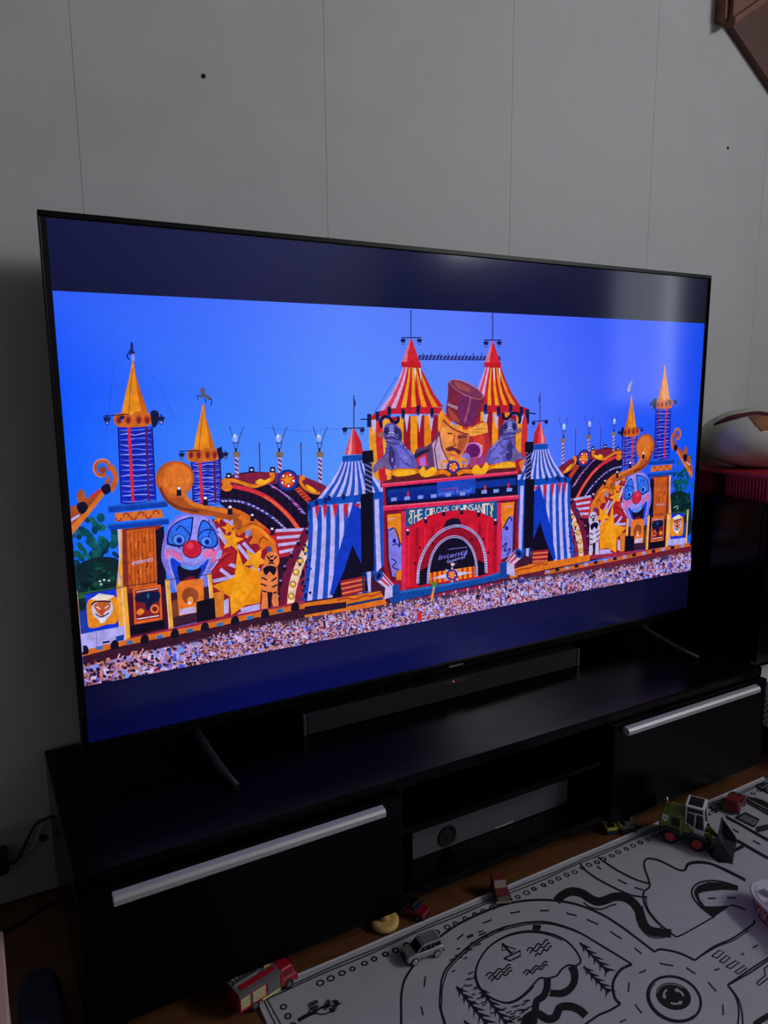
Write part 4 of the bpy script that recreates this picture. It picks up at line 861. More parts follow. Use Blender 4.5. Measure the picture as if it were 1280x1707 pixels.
# stage lip: dark skirt, orange ledge with lamps
lip = [(132, 1092), (210, 1072), (330, 1048), (430, 1026), (506, 1012)]
P.poly(lip + [(506, 1034), (430, 1046), (330, 1066), (210, 1094), (132, 1116)], (58, 22, 44))
for (a, b) in zip(lip[:-1], lip[1:]):
    P.poly([(a[0], a[1] - 8), (b[0], b[1] - 7), (b[0], b[1] + 1), (a[0], a[1] + 2)], (216, 108, 34), bump=False)
P.up()
for k in range(15):
    t = k / 14; x = 140 + 350 * t; y = 1082 - (1082 - 1010) * t + 3 * math.sin(math.pi * t)
    if k % 2: P.poly([(x - 5, y - 1), (x + 5, y - 3), (x + 5, y + 3), (x - 5, y + 5)], (40, 110, 190), bump=False)
    else: P.blob([(x - 6, y + 7), (x - 6, y - 2), (x, y - 8), (x + 6, y - 4), (x + 6, y + 6)], (18, 14, 38), 3)
P.up()
rl = [(1160, 905), (1100, 915), (1040, 928), (980, 940), (905, 954)]
P.poly(rl + [(905, 966), (980, 956), (1040, 944), (1100, 930), (1160, 918)], (110, 30, 52))
P.poly([(p[0], p[1] - 3) for p in rl] + [(p[0], p[1] + 3) for p in rl[::-1]], (206, 100, 40))
for k in range(16):
    t = k / 15; x = 1150 - 240 * t; y = 907 + 46 * t
    P.poly([(x - 3, y - 3), (x + 3, y - 4), (x + 3, y + 1), (x - 3, y + 2)], (150, 150, 220) if k % 2 else (20, 14, 36), bump=False)
P.up()

# crowd
topl = [(130, 1112), (250, 1082), (330, 1064), (430, 1040), (520, 1026), (600, 1014), (660, 1002), (720, 994), (800, 980), (860, 962), (940, 954), (1020, 944), (1100, 926), (1160, 916)]
def crowd_top(x):
    for a, b in zip(topl[:-1], topl[1:]):
        if a[0] <= x <= b[0]: return a[1] + (b[1] - a[1]) * (x - a[0]) / (b[0] - a[0])
    return topl[-1][1]
P.poly(topl + [(1160, 950), (130, 1150)], (70, 52, 92)); P.poly([(132, 1112), (250, 1082), (330, 1068), (330, 1076), (250, 1092), (132, 1124)], (150, 140, 210))
cloth = [(176, 168, 246), (200, 186, 250), (150, 140, 226), (188, 176, 250), (164, 156, 240), (206, 196, 252), (140, 150, 244), (190, 150, 210), (70, 90, 220), (26, 22, 60), (40, 34, 80), (180, 110, 150), (120, 150, 246), (210, 140, 150), (150, 30, 70), (20, 70, 190)]
skin = [(206, 130, 140), (186, 108, 124), (222, 150, 160), (170, 96, 120)]; hair = [(30, 16, 40), (60, 30, 50), (20, 14, 40), (110, 60, 60), (190, 130, 90), (200, 190, 236)]
people = []
for k in range(3600):
    x = R_.uniform(128, 1156); t = (x - 139) / (1148.5 - 139); yb = 1144 + (948 - 1144) * t + 6; yt = crowd_top(x) + 2
    sz = 8.0 - 4.0 * max(0, min(1, (x - 140) / 900))
    if x < 330:
        if R_.random() < 0.70: continue
        sz = 14.5 - 6.3 * (x - 130) / 200
    y = yt + (yb - yt) * R_.random() ** 0.9
    people.append((y - (1144 + (948 - 1144) * t), x, y, sz))
people.sort()
P.up(4)
for key, x, y, sz in people:
    P.h += 3.0e-7
    w = sz * R_.uniform(.5, .72); hgt = sz * R_.uniform(1.2, 1.7)
    c = R_.choice(cloth); sk = R_.choice(skin); lean = R_.uniform(-.2, .2) * sz
    P.poly([(x - w, y + hgt), (x - w * .95, y + sz * .3), (x - w * .5 + lean, y), (x + w * .5 + lean, y), (x + w * .95, y + sz * .3), (x + w, y + hgt)], c, bump=False)
    if R_.random() < .22:
        sg = R_.choice((-1, 1)); P.line([(x + sg * w * .8, y + sz * .3), (x + sg * w * 1.5, y - sz * .25), (x + sg * w * 1.1, y - sz * .9)], sz * .24, sk, bump=False)
    P.h += 2.0e-7
    P.ell(x + lean, y - sz * .3, sz * .23, sz * .29, sk, n=7, bump=False)
    P.h += 2.0e-7
    P.ell(x + lean, y - sz * .42, sz * .27, sz * .22, R_.choice(hair), n=6, bump=False)
P.up(4)
P.line([(716, 1000), (720, 978), (722, 970)], 3, (240, 150, 60)); P.blob([(716, 972), (724, 968), (722, 978)], (60, 150, 60)); P.blob([(694, 1020), (699, 1018), (698, 1032), (692, 1032)], (220, 30, 40))

# letterbox bars: backlight glow of the dark panel
bar = Print(screen_xz, (0.0, 1.6, SZ0, SZ1)); bar.grain = 0.2
def bars(z0, z1, rows):
    n = len(rows[0]) - 1
    for c in range(n):
        bar.raw([(1.6 * c / n, z0), (1.6 * (c + 1) / n, z0), (1.6 * (c + 1) / n, z1), (1.6 * c / n, z1)], [rows[1][c], rows[1][c + 1], rows[0][c + 1], rows[0][c]])
bars(IZ1, SZ1, [[(11, 16, 62), (14, 17, 70), (10, 14, 56), (12, 15, 56), (10, 13, 48), (8, 12, 40)], [(7, 11, 52), (11, 13, 62), (7, 11, 50), (10, 13, 54), (7, 11, 46), (5, 8, 32)]])
bar2 = Print(screen_xz, (0.0, 1.6, SZ0, SZ1)); bar2.grain = 0.2; bar_, bar = bar, bar2
bars(SZ0, IZ0, [[(5, 7, 44), (8, 12, 66), (9, 12, 66), (11, 13, 64), (10, 12, 52), (9, 11, 40)], [(4, 5, 54), (4, 9, 80), (8, 13, 74), (12, 14, 70), (10, 11, 50), (5, 7, 30)]])

M_pic = bpy.data.materials.new('lit_pixels')
M_pic.use_nodes = True
nt = M_pic.node_tree; bs = nt.nodes['Principled BSDF']
va = nt.nodes.new('ShaderNodeVertexColor'); va.layer_name = 'ink'
tc = nt.nodes.new('ShaderNodeTexCoord'); nz = nt.nodes.new('ShaderNodeTexNoise'); nz.inputs['Scale'].default_value = 75; nz.inputs['Detail'].default_value = 9; nz.inputs['Roughness'].default_value = 0.7
mr = nt.nodes.new('ShaderNodeMapRange'); mr.inputs['From Min'].default_value = 0.3; mr.inputs['From Max'].default_value = 0.7; mr.inputs['To Min'].default_value = 0.66; mr.inputs['To Max'].default_value = 1.22
mx = nt.nodes.new('ShaderNodeMix'); mx.data_type = 'RGBA'; mx.blend_type = 'MULTIPLY'; mx.inputs[0].default_value = 1.0
nt.links.new(tc.outputs['Object'], nz.inputs['Vector']); nt.links.new(nz.outputs['Fac'], mr.inputs['Value']); nt.links.new(va.outputs['Color'], mx.inputs[6]); nt.links.new(mr.outputs[0], mx.inputs[7])
nt.links.new(va.outputs['Alpha'], mx.inputs[0]); nt.links.new(mx.outputs[2], bs.inputs['Emission Color'])
bs.inputs['Base Color'].default_value = (0.004, 0.004, 0.006, 1)
bs.inputs['Emission Strength'].default_value = 0.97
bs.inputs['Roughness'].default_value = 0.11
bs.inputs['Specular IOR Level'].default_value = 0.5
M_pic.cycles.emission_sampling = 'NONE'

pan = tb(-0.0095, 1.6085, -0.002, 0.0055, 0.4337, 1.3363).build('display_panel', M_panel, tv)
def lift(x, z, h): return (x - TX.x, -0.0021 - h, z - TX.z)
for pr, nm, lb in ((P, 'screen_picture', 'bright blue sky over a red and gold circus themed festival stage with clowns'), (bar_, 'letterbox_bar', 'dark navy bar above the picture'), (bar2, 'letterbox_bar', 'dark navy bar below the picture')):
    me = pr.mesh(nm, lift); me.materials.append(M_pic)
    o = bpy.data.objects.new(nm, me); COL.objects.link(o); o.parent = pan; o['label'] = lb
# ------------------------------------------------------------------ play mat with printed roads
KG = (CAM.z - FZ) / CAM.z
def G(x, y): return (CAM.x + (x - CAM.x) * KG, CAM.y + (y - CAM.y) * KG)
(MX0, MY1), (MX1, MY0) = G(0.213, -0.229), G(1.668, -1.2)
MZ = FZ + 0.003
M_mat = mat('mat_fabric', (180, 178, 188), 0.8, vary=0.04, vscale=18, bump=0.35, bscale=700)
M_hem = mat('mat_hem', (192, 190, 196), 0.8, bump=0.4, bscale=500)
pm = thing('play_mat', 'white play mat printed with black roads, lake and trees', 'play mat', (MX0, MY1, FZ))
def ml(x, y): return (x - MX0, y - MY1)
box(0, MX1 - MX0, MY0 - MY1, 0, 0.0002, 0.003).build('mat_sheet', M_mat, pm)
hem = MB()
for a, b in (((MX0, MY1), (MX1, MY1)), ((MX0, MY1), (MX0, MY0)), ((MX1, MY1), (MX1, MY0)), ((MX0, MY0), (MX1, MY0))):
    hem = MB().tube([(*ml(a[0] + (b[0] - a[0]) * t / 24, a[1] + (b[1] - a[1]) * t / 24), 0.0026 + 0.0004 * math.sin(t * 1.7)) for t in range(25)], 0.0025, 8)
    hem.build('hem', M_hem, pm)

def floor_xy(u, v):
    p = px(u, v, 2, MZ)
    return (p.x, p.y)
D = Print(floor_xy, (MX0 + 0.003, MX1 - 0.003, MY0 + 0.003, MY1 - 0.003), 3e-6)
D.wk = 1.3
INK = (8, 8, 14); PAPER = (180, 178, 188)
def cv(ox, oy, s, pts): return [(ox + x / s, oy + y / s) for x, y in pts]
def A_(pts): return cv(700, 1440, 2.207, pts)
def B_(pts): return cv(960, 1480, 4, pts)
def C_(pts): return cv(720, 1480, 4.571, pts)
def D_(pts): return cv(920, 1380, 4, pts)
def E_(pts): return cv(440, 1480, 4, pts)
def F_(pts): return cv(1080, 1290, 6.4, pts)
R3 = random.Random(8)
def ink(pts, w=2.0, n=6, closed=False): D.curve(pts, w, INK, n, closed)
# border: two wavering lines and a row of rings
for off, ph in ((0.0135, 0.0), (0.0195, 1.3)):
    pts = [(MX0 + 0.006 + 0.022 * k, MY1 - off - 0.0012 * math.sin(k * .7 + ph) - 0.0008 * math.sin(k * .23 + ph)) for k in range(67)]
    for a, b in zip(pts[:-1], pts[1:]): D.raw([(a[0], a[1] + .0014), (b[0], b[1] + .0014), (b[0], b[1] - .0014), (a[0], a[1] - .0014)], INK)
    pts = [(MX0 + off - 0.003 - 0.0012 * math.sin(k * .7 + ph), MY1 - 0.008 - 0.022 * k) for k in range(46)]
    for a, b in zip(pts[:-1], pts[1:]): D.raw([(a[0] - .0011, a[1]), (a[0] + .0011, a[1]), (b[0] + .0011, b[1]), (b[0] - .0011, b[1])], INK)
D.up()
def ringxy(x, y, r, w, sx=1.0):
    for k in range(14):
        a0, a1 = 2 * math.pi * k / 14, 2 * math.pi * (k + 1) / 14
        D.raw([(x + r * sx * math.cos(a0), y + r * math.sin(a0)), (x + r * sx * math.cos(a1), y + r * math.sin(a1)), (x + (r - w) * sx * math.cos(a1), y + (r - w) * math.sin(a1)), (x + (r - w) * sx * math.cos(a0), y + (r - w) * math.sin(a0))], INK)
x = 0.30
while x < 1.64:
    ringxy(x, MY1 - 0.0345 + R3.uniform(-.0015, .0015), R3.uniform(.0058, .0070), R3.uniform(.0028, .0040), R3.uniform(.95, 1.15)); x += R3.uniform(.0195, .0245)
yy = MY1 - 0.05
while yy > MY0 + .03: ringxy(MX0 + 0.033 + R3.uniform(-.001, .001), yy, .0062, .0032); yy -= R3.uniform(.02, .025)
D.up()
# big loop road
ink(E_([(915, 930), (914, 800), (915, 720), (935, 620), (985, 535), (1060, 430), (1150, 345), (1280, 245)])[:-1] + [(760, 1543), (800, 1523), (840, 1508), (880, 1501), (922, 1501), (962, 1508), (1000, 1523), (1030, 1541), (1060, 1563), (1091, 1587)], 3.0)
ink([(764, 1540), (804, 1520), (840, 1506)], 1.6)
inner = C_([(95, 1040), (62, 920), (60, 850), (66, 760), (80, 680), (130, 590), (300, 430), (500, 320), (640, 280), (750, 262), (900, 265), (1100, 330)]) + B_([(160, 380), (260, 440), (372, 510)])
ink(inner, 2.6); ink([(x + 3 + R3.uniform(-1, 1), y + 3) for x, y in inner[:-1]] + [inner[-1]], 1.6)
ink(B_([(372, 510), (300, 545), (255, 610), (245, 670), (262, 740), (296, 775)]), 3.6); ink(B_([(296, 775), (230, 815), (150, 850), (70, 905), (40, 930)]), 3)
for a, b in (E_([(1075, 590), (1068, 660)]), E_([(1047, 790), (1060, 850)]), C_([(190, 395), (240, 352)]), C_([(385, 270), (455, 243)]), C_([(597, 193), (672, 180)]), C_([(820, 175), (893, 172)]), C_([(1022, 192), (1103, 212)]), B_([(70, 210), (150, 245)]), B_([(228, 290), (305, 340)]), B_([(390, 402), (437, 440)]),
             B_([(557, 503), (650, 520)]), B_([(735, 532), (797, 575)]), B_([(880, 628), (935, 690)]), B_([(978, 778), (980, 850)]), B_([(920, 550), (958, 537)]), B_([(420, 568), (467, 547)]), B_([(353, 630), (348, 693)]), B_([(393, 777), (440, 838)]), B_([(290, 897), (335, 877)]), B_([(1100, 447), (1122, 437)]), B_([(1178, 400), (1212, 380)]),
             D_([(300, 257), (328, 278)]), D_([(440, 345), (500, 375)]), D_([(550, 397), (610, 415)]), D_([(1038, 473), (1090, 470)]), D_([(1165, 467), (1225, 467)]), F_([(905, 590), (970, 625)]), F_([(1120, 712), (1200, 755)])):
    D.line([a, ((a[0] + b[0]) / 2 + R3.uniform(-.6, .6), (a[1] + b[1]) / 2 + .4), b], 2.0, INK)
# roundabout
ink([(1091, 1587), (1098, 1583), (1112, 1584), (1135, 1590), (1158, 1601)], 2.8); ink([(1158, 1601), (1190, 1578), (1218, 1566), (1244, 1549), (1256, 1540), (1258, 1534)], 2.6); ink([(1160, 1599), (1196, 1578), (1222, 1568), (1248, 1551)], 1.6)
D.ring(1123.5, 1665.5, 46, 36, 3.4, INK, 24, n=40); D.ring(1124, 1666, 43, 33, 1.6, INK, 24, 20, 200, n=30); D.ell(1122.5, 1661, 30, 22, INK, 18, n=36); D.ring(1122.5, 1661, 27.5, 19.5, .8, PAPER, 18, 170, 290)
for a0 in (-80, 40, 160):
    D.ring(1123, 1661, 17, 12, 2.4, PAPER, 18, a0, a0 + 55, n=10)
    t = math.radians(a0); c_, s_ = math.cos(math.radians(18)), math.sin(math.radians(18)); p, q = 17 * math.cos(t), 12 * math.sin(t); cx_, cy_ = 1123 + p * c_ - q * s_, 1661 + p * s_ + q * c_
    tx, ty = 17 * math.sin(t), -12 * math.cos(t); L_ = math.hypot(tx, ty); tx, ty = tx / L_, ty / L_
    D.poly([(cx_ + 6 * tx, cy_ + 6 * ty), (cx_ - 4 * ty, cy_ + 4 * tx), (cx_ + 4 * ty, cy_ - 4 * tx)], PAPER)
for pts in (B_([(1290, 462), (1160, 545), (1080, 600), (1010, 648)]), B_([(1290, 478), (1170, 560), (1090, 606), (1010, 652)])): ink(pts, 2.4)
ink(B_([(1010, 652), (1060, 720), (1085, 810), (1078, 920)]), 2.2); ink(B_([(1022, 660), (1080, 740), (1106, 830), (1112, 920)]), 2.2); ink(B_([(1190, 915), (1230, 885), (1290, 850)]), [8, 9, 10] and 8)
for q in ([(905, 455), (955, 418), (988, 428), (940, 470)], [(955, 490), (1005, 452), (1030, 462), (985, 502)], [(1000, 525), (1065, 487), (1090, 497), (1030, 540)], [(1060, 560), (1120, 520), (1140, 535), (1080, 575)]):
    q = B_(q); D.line(q + [q[0]], 1.8, INK)
q = B_([(1203, 635), (1262, 585), (1255, 540), (1290, 510)]); D.line(q, 2, INK); D.line(B_([(1203, 635), (1222, 650), (1285, 600)]), 2, INK)
# lake, sailing boat and waves
lake = C_([(370, 770), (335, 680), (345, 590), (400, 490), (480, 415), (600, 355), (740, 330), (880, 345), (1000, 390), (1080, 460), (1125, 530), (1130, 570), (1090, 595), (1040, 590), (990, 620), (950, 670), (880, 690), (820, 690), (770, 740), (720, 795), (640, 855), (560, 875), (470, 850), (410, 810)])
ink(lake, 2.4, 5, True); ink([(x - 1.6, y + 2.2) for x, y in lake[:9]], 1.4); ink([(x + 2, y + 1.6) for x, y in lake[18:23]], 1.4)
D.line(C_([(548, 540), (675, 478), (672, 520), (596, 556), (548, 540)]), 2.2, INK); D.line(C_([(535, 425), (605, 502)]), 3.2, INK); D.line(C_([(538, 440), (530, 478), (585, 470), (538, 440)]), 1.8, INK); D.line(C_([(556, 440), (640, 470), (600, 502)]), 1.8, INK); D.poly(C_([(530, 420), (548, 436), (536, 446)]), INK)
def wave(a, b, amp):
    (x0, y0), (x1, y1) = a, b; pts = []
    for k in range(25):
        t = k / 24; s_ = math.sin(t * math.pi * 5.2 + 2.6) * amp; pts.append((x0 + (x1 - x0) * t, y0 + (y1 - y0) * t + s_))
    D.line(C_(pts), 1.9, INK)
for a, b in (((722, 478), (885, 400)), ((745, 496), (900, 425)), ((785, 520), (915, 448)), ((410, 668), (600, 590)), ((430, 690), (605, 612)), ((452, 708), (612, 636)), ((695, 650), (880, 566)), ((715, 664), (882, 590))): wave(a, b, 11)
D.poly(C_([(772, 282), (834, 285), (822, 326), (762, 320)]), INK)
# rivers
D.curve(C_([(1058, 598), (1082, 650), (1084, 715), (1050, 770), (985, 804), (900, 802)]), 9, INK); D.curve(C_([(1100, 600), (1112, 680), (1080, 770), (1000, 828), (890, 822)]), 1.5, INK)
D.curve(C_([(880, 690), (874, 770), (845, 830), (800, 862), (788, 930), (800, 990)]), 9, INK); D.curve(C_([(700, 1060), (730, 990), (800, 960), (880, 1000), (940, 985), (975, 915), (1050, 905), (1120, 930), (1172, 975)]), [11, 15, 16, 13, 12, 9, 9, 9, 9] and 10.5, INK); D.ell(*C_([(745, 1010)])[0], 13, 13, INK)
D.curve(D_([(30, 490), (70, 450), (130, 425), (200, 438), (250, 470), (300, 492), (350, 485), (410, 462), (470, 462), (530, 490), (575, 545), (590, 600), (620, 660), (670, 695), (730, 700), (795, 705)]), 11, INK)
for o in (14, 18): ink([(x, y + o / 4 + 3) for x, y in D_([(210, 470), (260, 505), (330, 515), (390, 492), (430, 482)])], 1.2)
ink(D_([(560, 600), (590, 670), (650, 725), (720, 735), (790, 718)]), 1.4); ink(D_([(600, 520), (640, 640), (700, 670), (745, 660)]), 1.3)
# small road, hill and tunnel
ink(D_([(188, 232), (200, 260), (240, 298), (310, 345), (400, 393), (500, 440), (560, 456), (635, 463)]), 2.4); ink(D_([(305, 195), (350, 228), (420, 275), (500, 318), (570, 350), (645, 372)]), 2.4)
ink(D_([(745, 665), (700, 630), (650, 570), (615, 500), (612, 430), (650, 395), (645, 350), (615, 260), (620, 218), (650, 205), (720, 220), (800, 260), (850, 282), (885, 280), (905, 240), (970, 226), (1050, 236), (1150, 275), (1290, 345)]), 2.4); ink(D_([(860, 288), (892, 282), (912, 248), (975, 236), (1060, 246), (1160, 290), (1290, 356)]), 1.6); ink(D_([(625, 470), (640, 540), (690, 610), (740, 660)]), 1.6)
ink(D_([(740, 660), (800, 708), (830, 726), (870, 712), (930, 680), (1000, 640), (1060, 606), (1085, 594)]), 2.0)
ink(D_([(1085, 598), (1010, 545), (950, 480), (932, 425), (965, 375), (1040, 354), (1130, 360), (1240, 392)]), 2.2); ink(D_([(1060, 590), (1000, 520), (965, 470), (952, 425), (980, 385)]), 1.4)
D.poly(D_([(950, 420), (970, 388), (1040, 362), (1130, 366), (1240, 396), (1240, 418), (1130, 414), (1010, 428), (975, 440), (985, 480), (1018, 524), (1100, 524), (1190, 518), (1130, 562), (1080, 596), (1030, 560), (975, 500)]), INK)
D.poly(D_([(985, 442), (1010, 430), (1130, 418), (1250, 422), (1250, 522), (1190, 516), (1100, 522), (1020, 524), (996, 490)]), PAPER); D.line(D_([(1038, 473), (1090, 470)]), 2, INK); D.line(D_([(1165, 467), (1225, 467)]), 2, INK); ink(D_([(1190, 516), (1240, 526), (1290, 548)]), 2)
# trees drawn as rings on a branch
def ringtree(trunk, w, centres):
    D.curve(trunk, w, INK)
    for cx_, cy_, rx, ry, n_ in centres:
        for k in range(n_):
            a = R3.uniform(0, 6.28); r = math.sqrt(R3.random()); D.ring(cx_ + rx * r * math.cos(a), cy_ + ry * r * math.sin(a), 2.5, 2.1, 1.1, INK, n=9)
ringtree(E_([(228, 886), (290, 850), (350, 826)]), 5, [(523, 1676, 8, 8, 14)]); D.curve(E_([(290, 850), (300, 825), (325, 800)]), 1.8, INK); D.curve(E_([(340, 830), (380, 800), (420, 790)]), 2.6, INK); D.curve(E_([(340, 835), (390, 845), (440, 830), (470, 825)]), 1.8, INK)
ringtree(E_([(380, 805), (440, 790), (522, 770)]), 1.5, [(552, 1677, 14, 9, 26)])
ringtree(D_([(1275, 122), (1220, 150), (1168, 182)]), 4.5, [(1193, 1422, 12, 10, 26), (1204, 1434, 10, 6, 12)]); D.curve(D_([(1200, 155), (1150, 145), (1110, 155)]), 1.8, INK); D.curve(D_([(1165, 185), (1150, 205), (1120, 200)]), 1.8, INK)
for cx_, cy_ in ((1122, 1388), (1172, 1404)):
    for k in range(16): D.ring(cx_ + R3.uniform(-10, 10), cy_ + R3.uniform(-4, 4), 2.2, 1.8, 1.1, INK, n=8)
def pine(a, b, n_, w):
    """stack of arrowheads from tip a to foot b"""
    dx, dy = b[0] - a[0], b[1] - a[1]; L_ = math.hypot(dx, dy); ux, uy = dx / L_, dy / L_
    sx_, sy_ = 0.62, -0.30                                       # sideways along the mat
    D.line([a, b], 2.6, INK)
    for k in range(n_):
        t0 = k / n_; t1 = (k + 1.15) / n_; ww = w * (.8 + .5 * k / n_)
        p = (a[0] + dx * t0, a[1] + dy * t0); q = (a[0] + dx * t1, a[1] + dy * t1); m = (a[0] + dx * (t0 * .35 + t1 * .65), a[1] + dy * (t0 * .35 + t1 * .65))
        D.poly([p, (q[0] + ww * 1.1, q[1] - ww * .28), m, (q[0] - ww * .55, q[1] + ww * .75), (m[0] - 3, m[1])], INK)
pine((761, 1645), (812, 1708), 6, 12); pine((800, 1647), (845, 1708), 6, 11); pine((774, 1702), (800, 1735), 3, 11)
pine((967, 1572), (1014, 1621), 5, 10); pine((973, 1612), (1015, 1655), 5, 10)
# tufts of grass
for k in range(70):
    t = R3.random(); a = math.radians(R3.uniform(95, 285)); rr = R3.uniform(1.08, 1.42)
    x_, y_ = 885 + 92 * rr * math.cos(a) * 1.05, 1612 - 60 * rr * math.sin(-a) * 1.12
    if y_ > 1706 or x_ < 742 or y_ < 1546: continue
    for j in range(R3.randint(3, 5)): D.line([(x_ + j * 2.2, y_ - j * .8), (x_ + j * 2.2 + .6, y_ + 2.6 - j * .8)], 1.0, INK, bump=False)
for k in range(14):
    x_, y_ = R3.uniform(845, 885), R3.uniform(1668, 1704)
    for j in range(4): D.line([(x_ + j * 2.2, y_ - j * .8), (x_ + j * 2.2 + .6, y_ + 2.6 - j * .8)], 1.0, INK, bump=False)
D.up()
# railway, fence and house at the far end
for pts in (F_([(985, 270), (1130, 350), (1300, 445)]), F_([(1000, 245), (1130, 318), (1300, 405)])): D.line(pts, 2.2, INK)
for k in range(15): D.line(F_([(1000 + 19 * k, 268 + 10.6 * k), (1022 + 19 * k, 258 + 10.4 * k)]), 1.6, INK, bump=False)
D.poly(F_([(1040, 250), (1140, 254), (1220, 280), (1300, 320), (1300, 385), (1200, 330)]), INK)
q = F_([(930, 470), (1040, 420), (1185, 492), (1130, 565), (1120, 560)]); D.line(q, 2.4, INK); D.line(F_([(935, 470), (1130, 565)]), 2.4, INK)
for k in range(8): D.line(F_([(955 + 21 * k, 478 + 10 * k), (1040 + 18 * k, 428 + 9 * k)]), 1.3, INK, bump=False)
for k in range(9):
    for j in range(4): D.ring(*F_([(1165 + 16 * k, 575 + 14 * j + 3 * (k % 2) - 4 * k)])[0], 1.5, 1.2, .9, INK, n=7)
for pts in (F_([(830, 450), (1000, 545), (1150, 630), (1300, 712)]), F_([(835, 470), (1010, 560), (1150, 645), (1300, 728)]), F_([(880, 668), (1020, 745), (1160, 826), (1290, 900)]), F_([(880, 685), (1010, 757), (1150, 838), (1280, 910)])): D.line(pts, 1.8, INK)
D.line(F_([(745, 325), (830, 375)]), 2, INK); D.line(F_([(660, 360), (740, 410)]), 2, INK)
for k in range(5): D.line(F_([(1150 + 30 * k, 140 + 15 * k), (1250 + 30 * k, 88 + 15 * k)]), 2, INK, bump=False)
D.line(F_([(1150, 140), (1300, 215)]), 2.2, INK)
M_ink = bpy.data.materials.new('mat_print'); M_ink.use_nodes = True
nt = M_ink.node_tree; va = nt.nodes.new('ShaderNodeVertexColor'); va.layer_name = 'ink'; nt.links.new(va.outputs['Color'], nt.nodes['Principled BSDF'].inputs['Base Color']); nt.nodes['Principled BSDF'].inputs['Roughness'].default_value = 0.75
me = D.mesh('printed_drawing', lambda x_, y_, h: (x_ - MX0, y_ - MY1, 0.00305 + h)); me.materials.append(M_ink)
o = bpy.data.objects.new('printed_drawing', me); COL.objects.link(o); o.parent = pm; o['kind'] = 'stuff'; o['label'] = 'black hand drawn roads, roundabout, lake, rivers and trees'
# ------------------------------------------------------------------ toys
TOYS = []
_thing = thing
def thing(name, label, cat, loc=(0, 0, 0), rz=0.0, group=None, rot=None):
    o = _thing(name, label, cat, loc, rz, group, rot)
    if name.startswith(('toy', 'wooden')):
        x, y = G(loc[0], loc[1]); o.location = (x, y, FZ + loc[2]); o.scale = (KG, KG, KG)
    return o
def paint(n, c, r=0.35): return mat(n, c, r, coat=0.3)
T_red = paint('toy_red', (176, 20, 48)); T_dred = paint('toy_dark_red', (120, 16, 34)); T_silver = mat('toy_silver', (176, 178, 186), 0.32, metal=0.55); T_grey = mat('toy_grey', (104, 108, 112), 0.45)
T_glass = mat('toy_dark_window', (14, 14, 18), 0.15); T_chrome = mat('toy_chrome', (200, 200, 206), 0.25, metal=0.9); T_green = paint('toy_olive_green', (112, 132, 48)); T_white = paint('toy_white', (224, 224, 226)); T_char = mat('toy_charcoal', (40, 44, 54), 0.5); T_hub = paint('toy_hub_red', (206, 28, 56))
T_yel = mat('toy_shutter_yellow', (222, 214, 150), 0.5); T_wood = mat('toy_beech', (214, 176, 108), 0.55, vary=0.12, vscale=30, stretch=(1, 1, 6)); T_brass = mat('toy_yellow', (206, 190, 84), 0.45); T_clear = paint('toy_pale_plastic', (212, 210, 224), 0.3)
T_text = mat('toy_print_white', (224, 214, 222), 0.5)

def prof(pts, w0, w1): return MB().prism(pts, 1, w0, w1)
def wheel(parent, x, y, z, r, w, hubm, hubr=0.6, spokes=5):
    t = MB().lathe([(r * .78, -w / 2), (r * .96, -w / 2 + w * .08), (r, -w * .25), (r, w * .25), (r * .96, w / 2 - w * .08), (r * .78, w / 2)], (x, y, z), axis=1, n=22).build('wheel', M_rubber, parent)
    sg = -1 if y < 0 else 1
    h = MB().lathe([(r * hubr, 0.0), (r * hubr, sg * w * .55), (r * hubr * .86, sg * w * .60), (r * hubr * .78, sg * w * .56), (r * .22, sg * w * .56), (r * .18, sg * w * .64), (r * .05, sg * w * .66)], (x, y, z), axis=1, n=18)
    h.build('hub', hubm, t)
    if spokes:
        for k in range(spokes):
            a = 2 * math.pi * k / spokes; s_ = MB().tube([(x + r * .15 * math.cos(a), y + sg * w * .52, z + r * .15 * math.sin(a)), (x + r * hubr * .85 * math.cos(a), y + sg * w * .52, z + r * hubr * .85 * math.sin(a))], r * .07, 5); s_.build('spoke', hubm, t)

# fire engine
ft = thing('toy_fire_engine', 'small red toy fire engine with grey roof and pale shutters', 'toy truck', (0.2285, -0.2385, 0.003), math.radians(12))
b_ = prof([(-0.060, 0.012), (0.022, 0.012), (0.022, 0.046), (-0.060, 0.046)], -0.0215, 0.0215).build('body', T_red, ft, bevel=0.0015)
prof([(0.0235, 0.010), (0.056, 0.010), (0.058, 0.024), (0.053, 0.029), (0.049, 0.043), (0.045, 0.046), (0.0235, 0.046)], -0.0205, 0.0205).build('cab', T_red, ft, bevel=0.003, seg=3)
MB().box(-0.0605, 0.0225, -0.0222, 0.0222, 0.0462, 0.0482).build('roof', T_grey, ft, bevel=0.0006)
MB().box(-0.052, 0.018, -0.014, -0.003, 0.0484, 0.0494).build('roof_panel', T_red, ft)
MB().box(-0.056, -0.01, 0.002, 0.004, 0.0484, 0.0515).box(-0.056, -0.01, 0.014, 0.016, 0.0484, 0.0515).build('ladder_rail', T_chrome, ft)
for k in range(7): MB().box(-0.054 + .0072 * k, -0.0525 + .0072 * k, 0.004, 0.014, 0.0494, 0.0508).build('ladder_rung', T_chrome, ft)
MB().box(0.003, 0.017, 0.001, 0.012, 0.0484, 0.0530).build('roof_crate', T_brass, ft, bevel=0.001)
MB().box(-0.0605, 0.0225, -0.0226, -0.0216, 0.0405, 0.0425).box(-0.0605, 0.0225, -0.0226, -0.0216, 0.0440, 0.0458).build('side_trim', T_grey, ft)
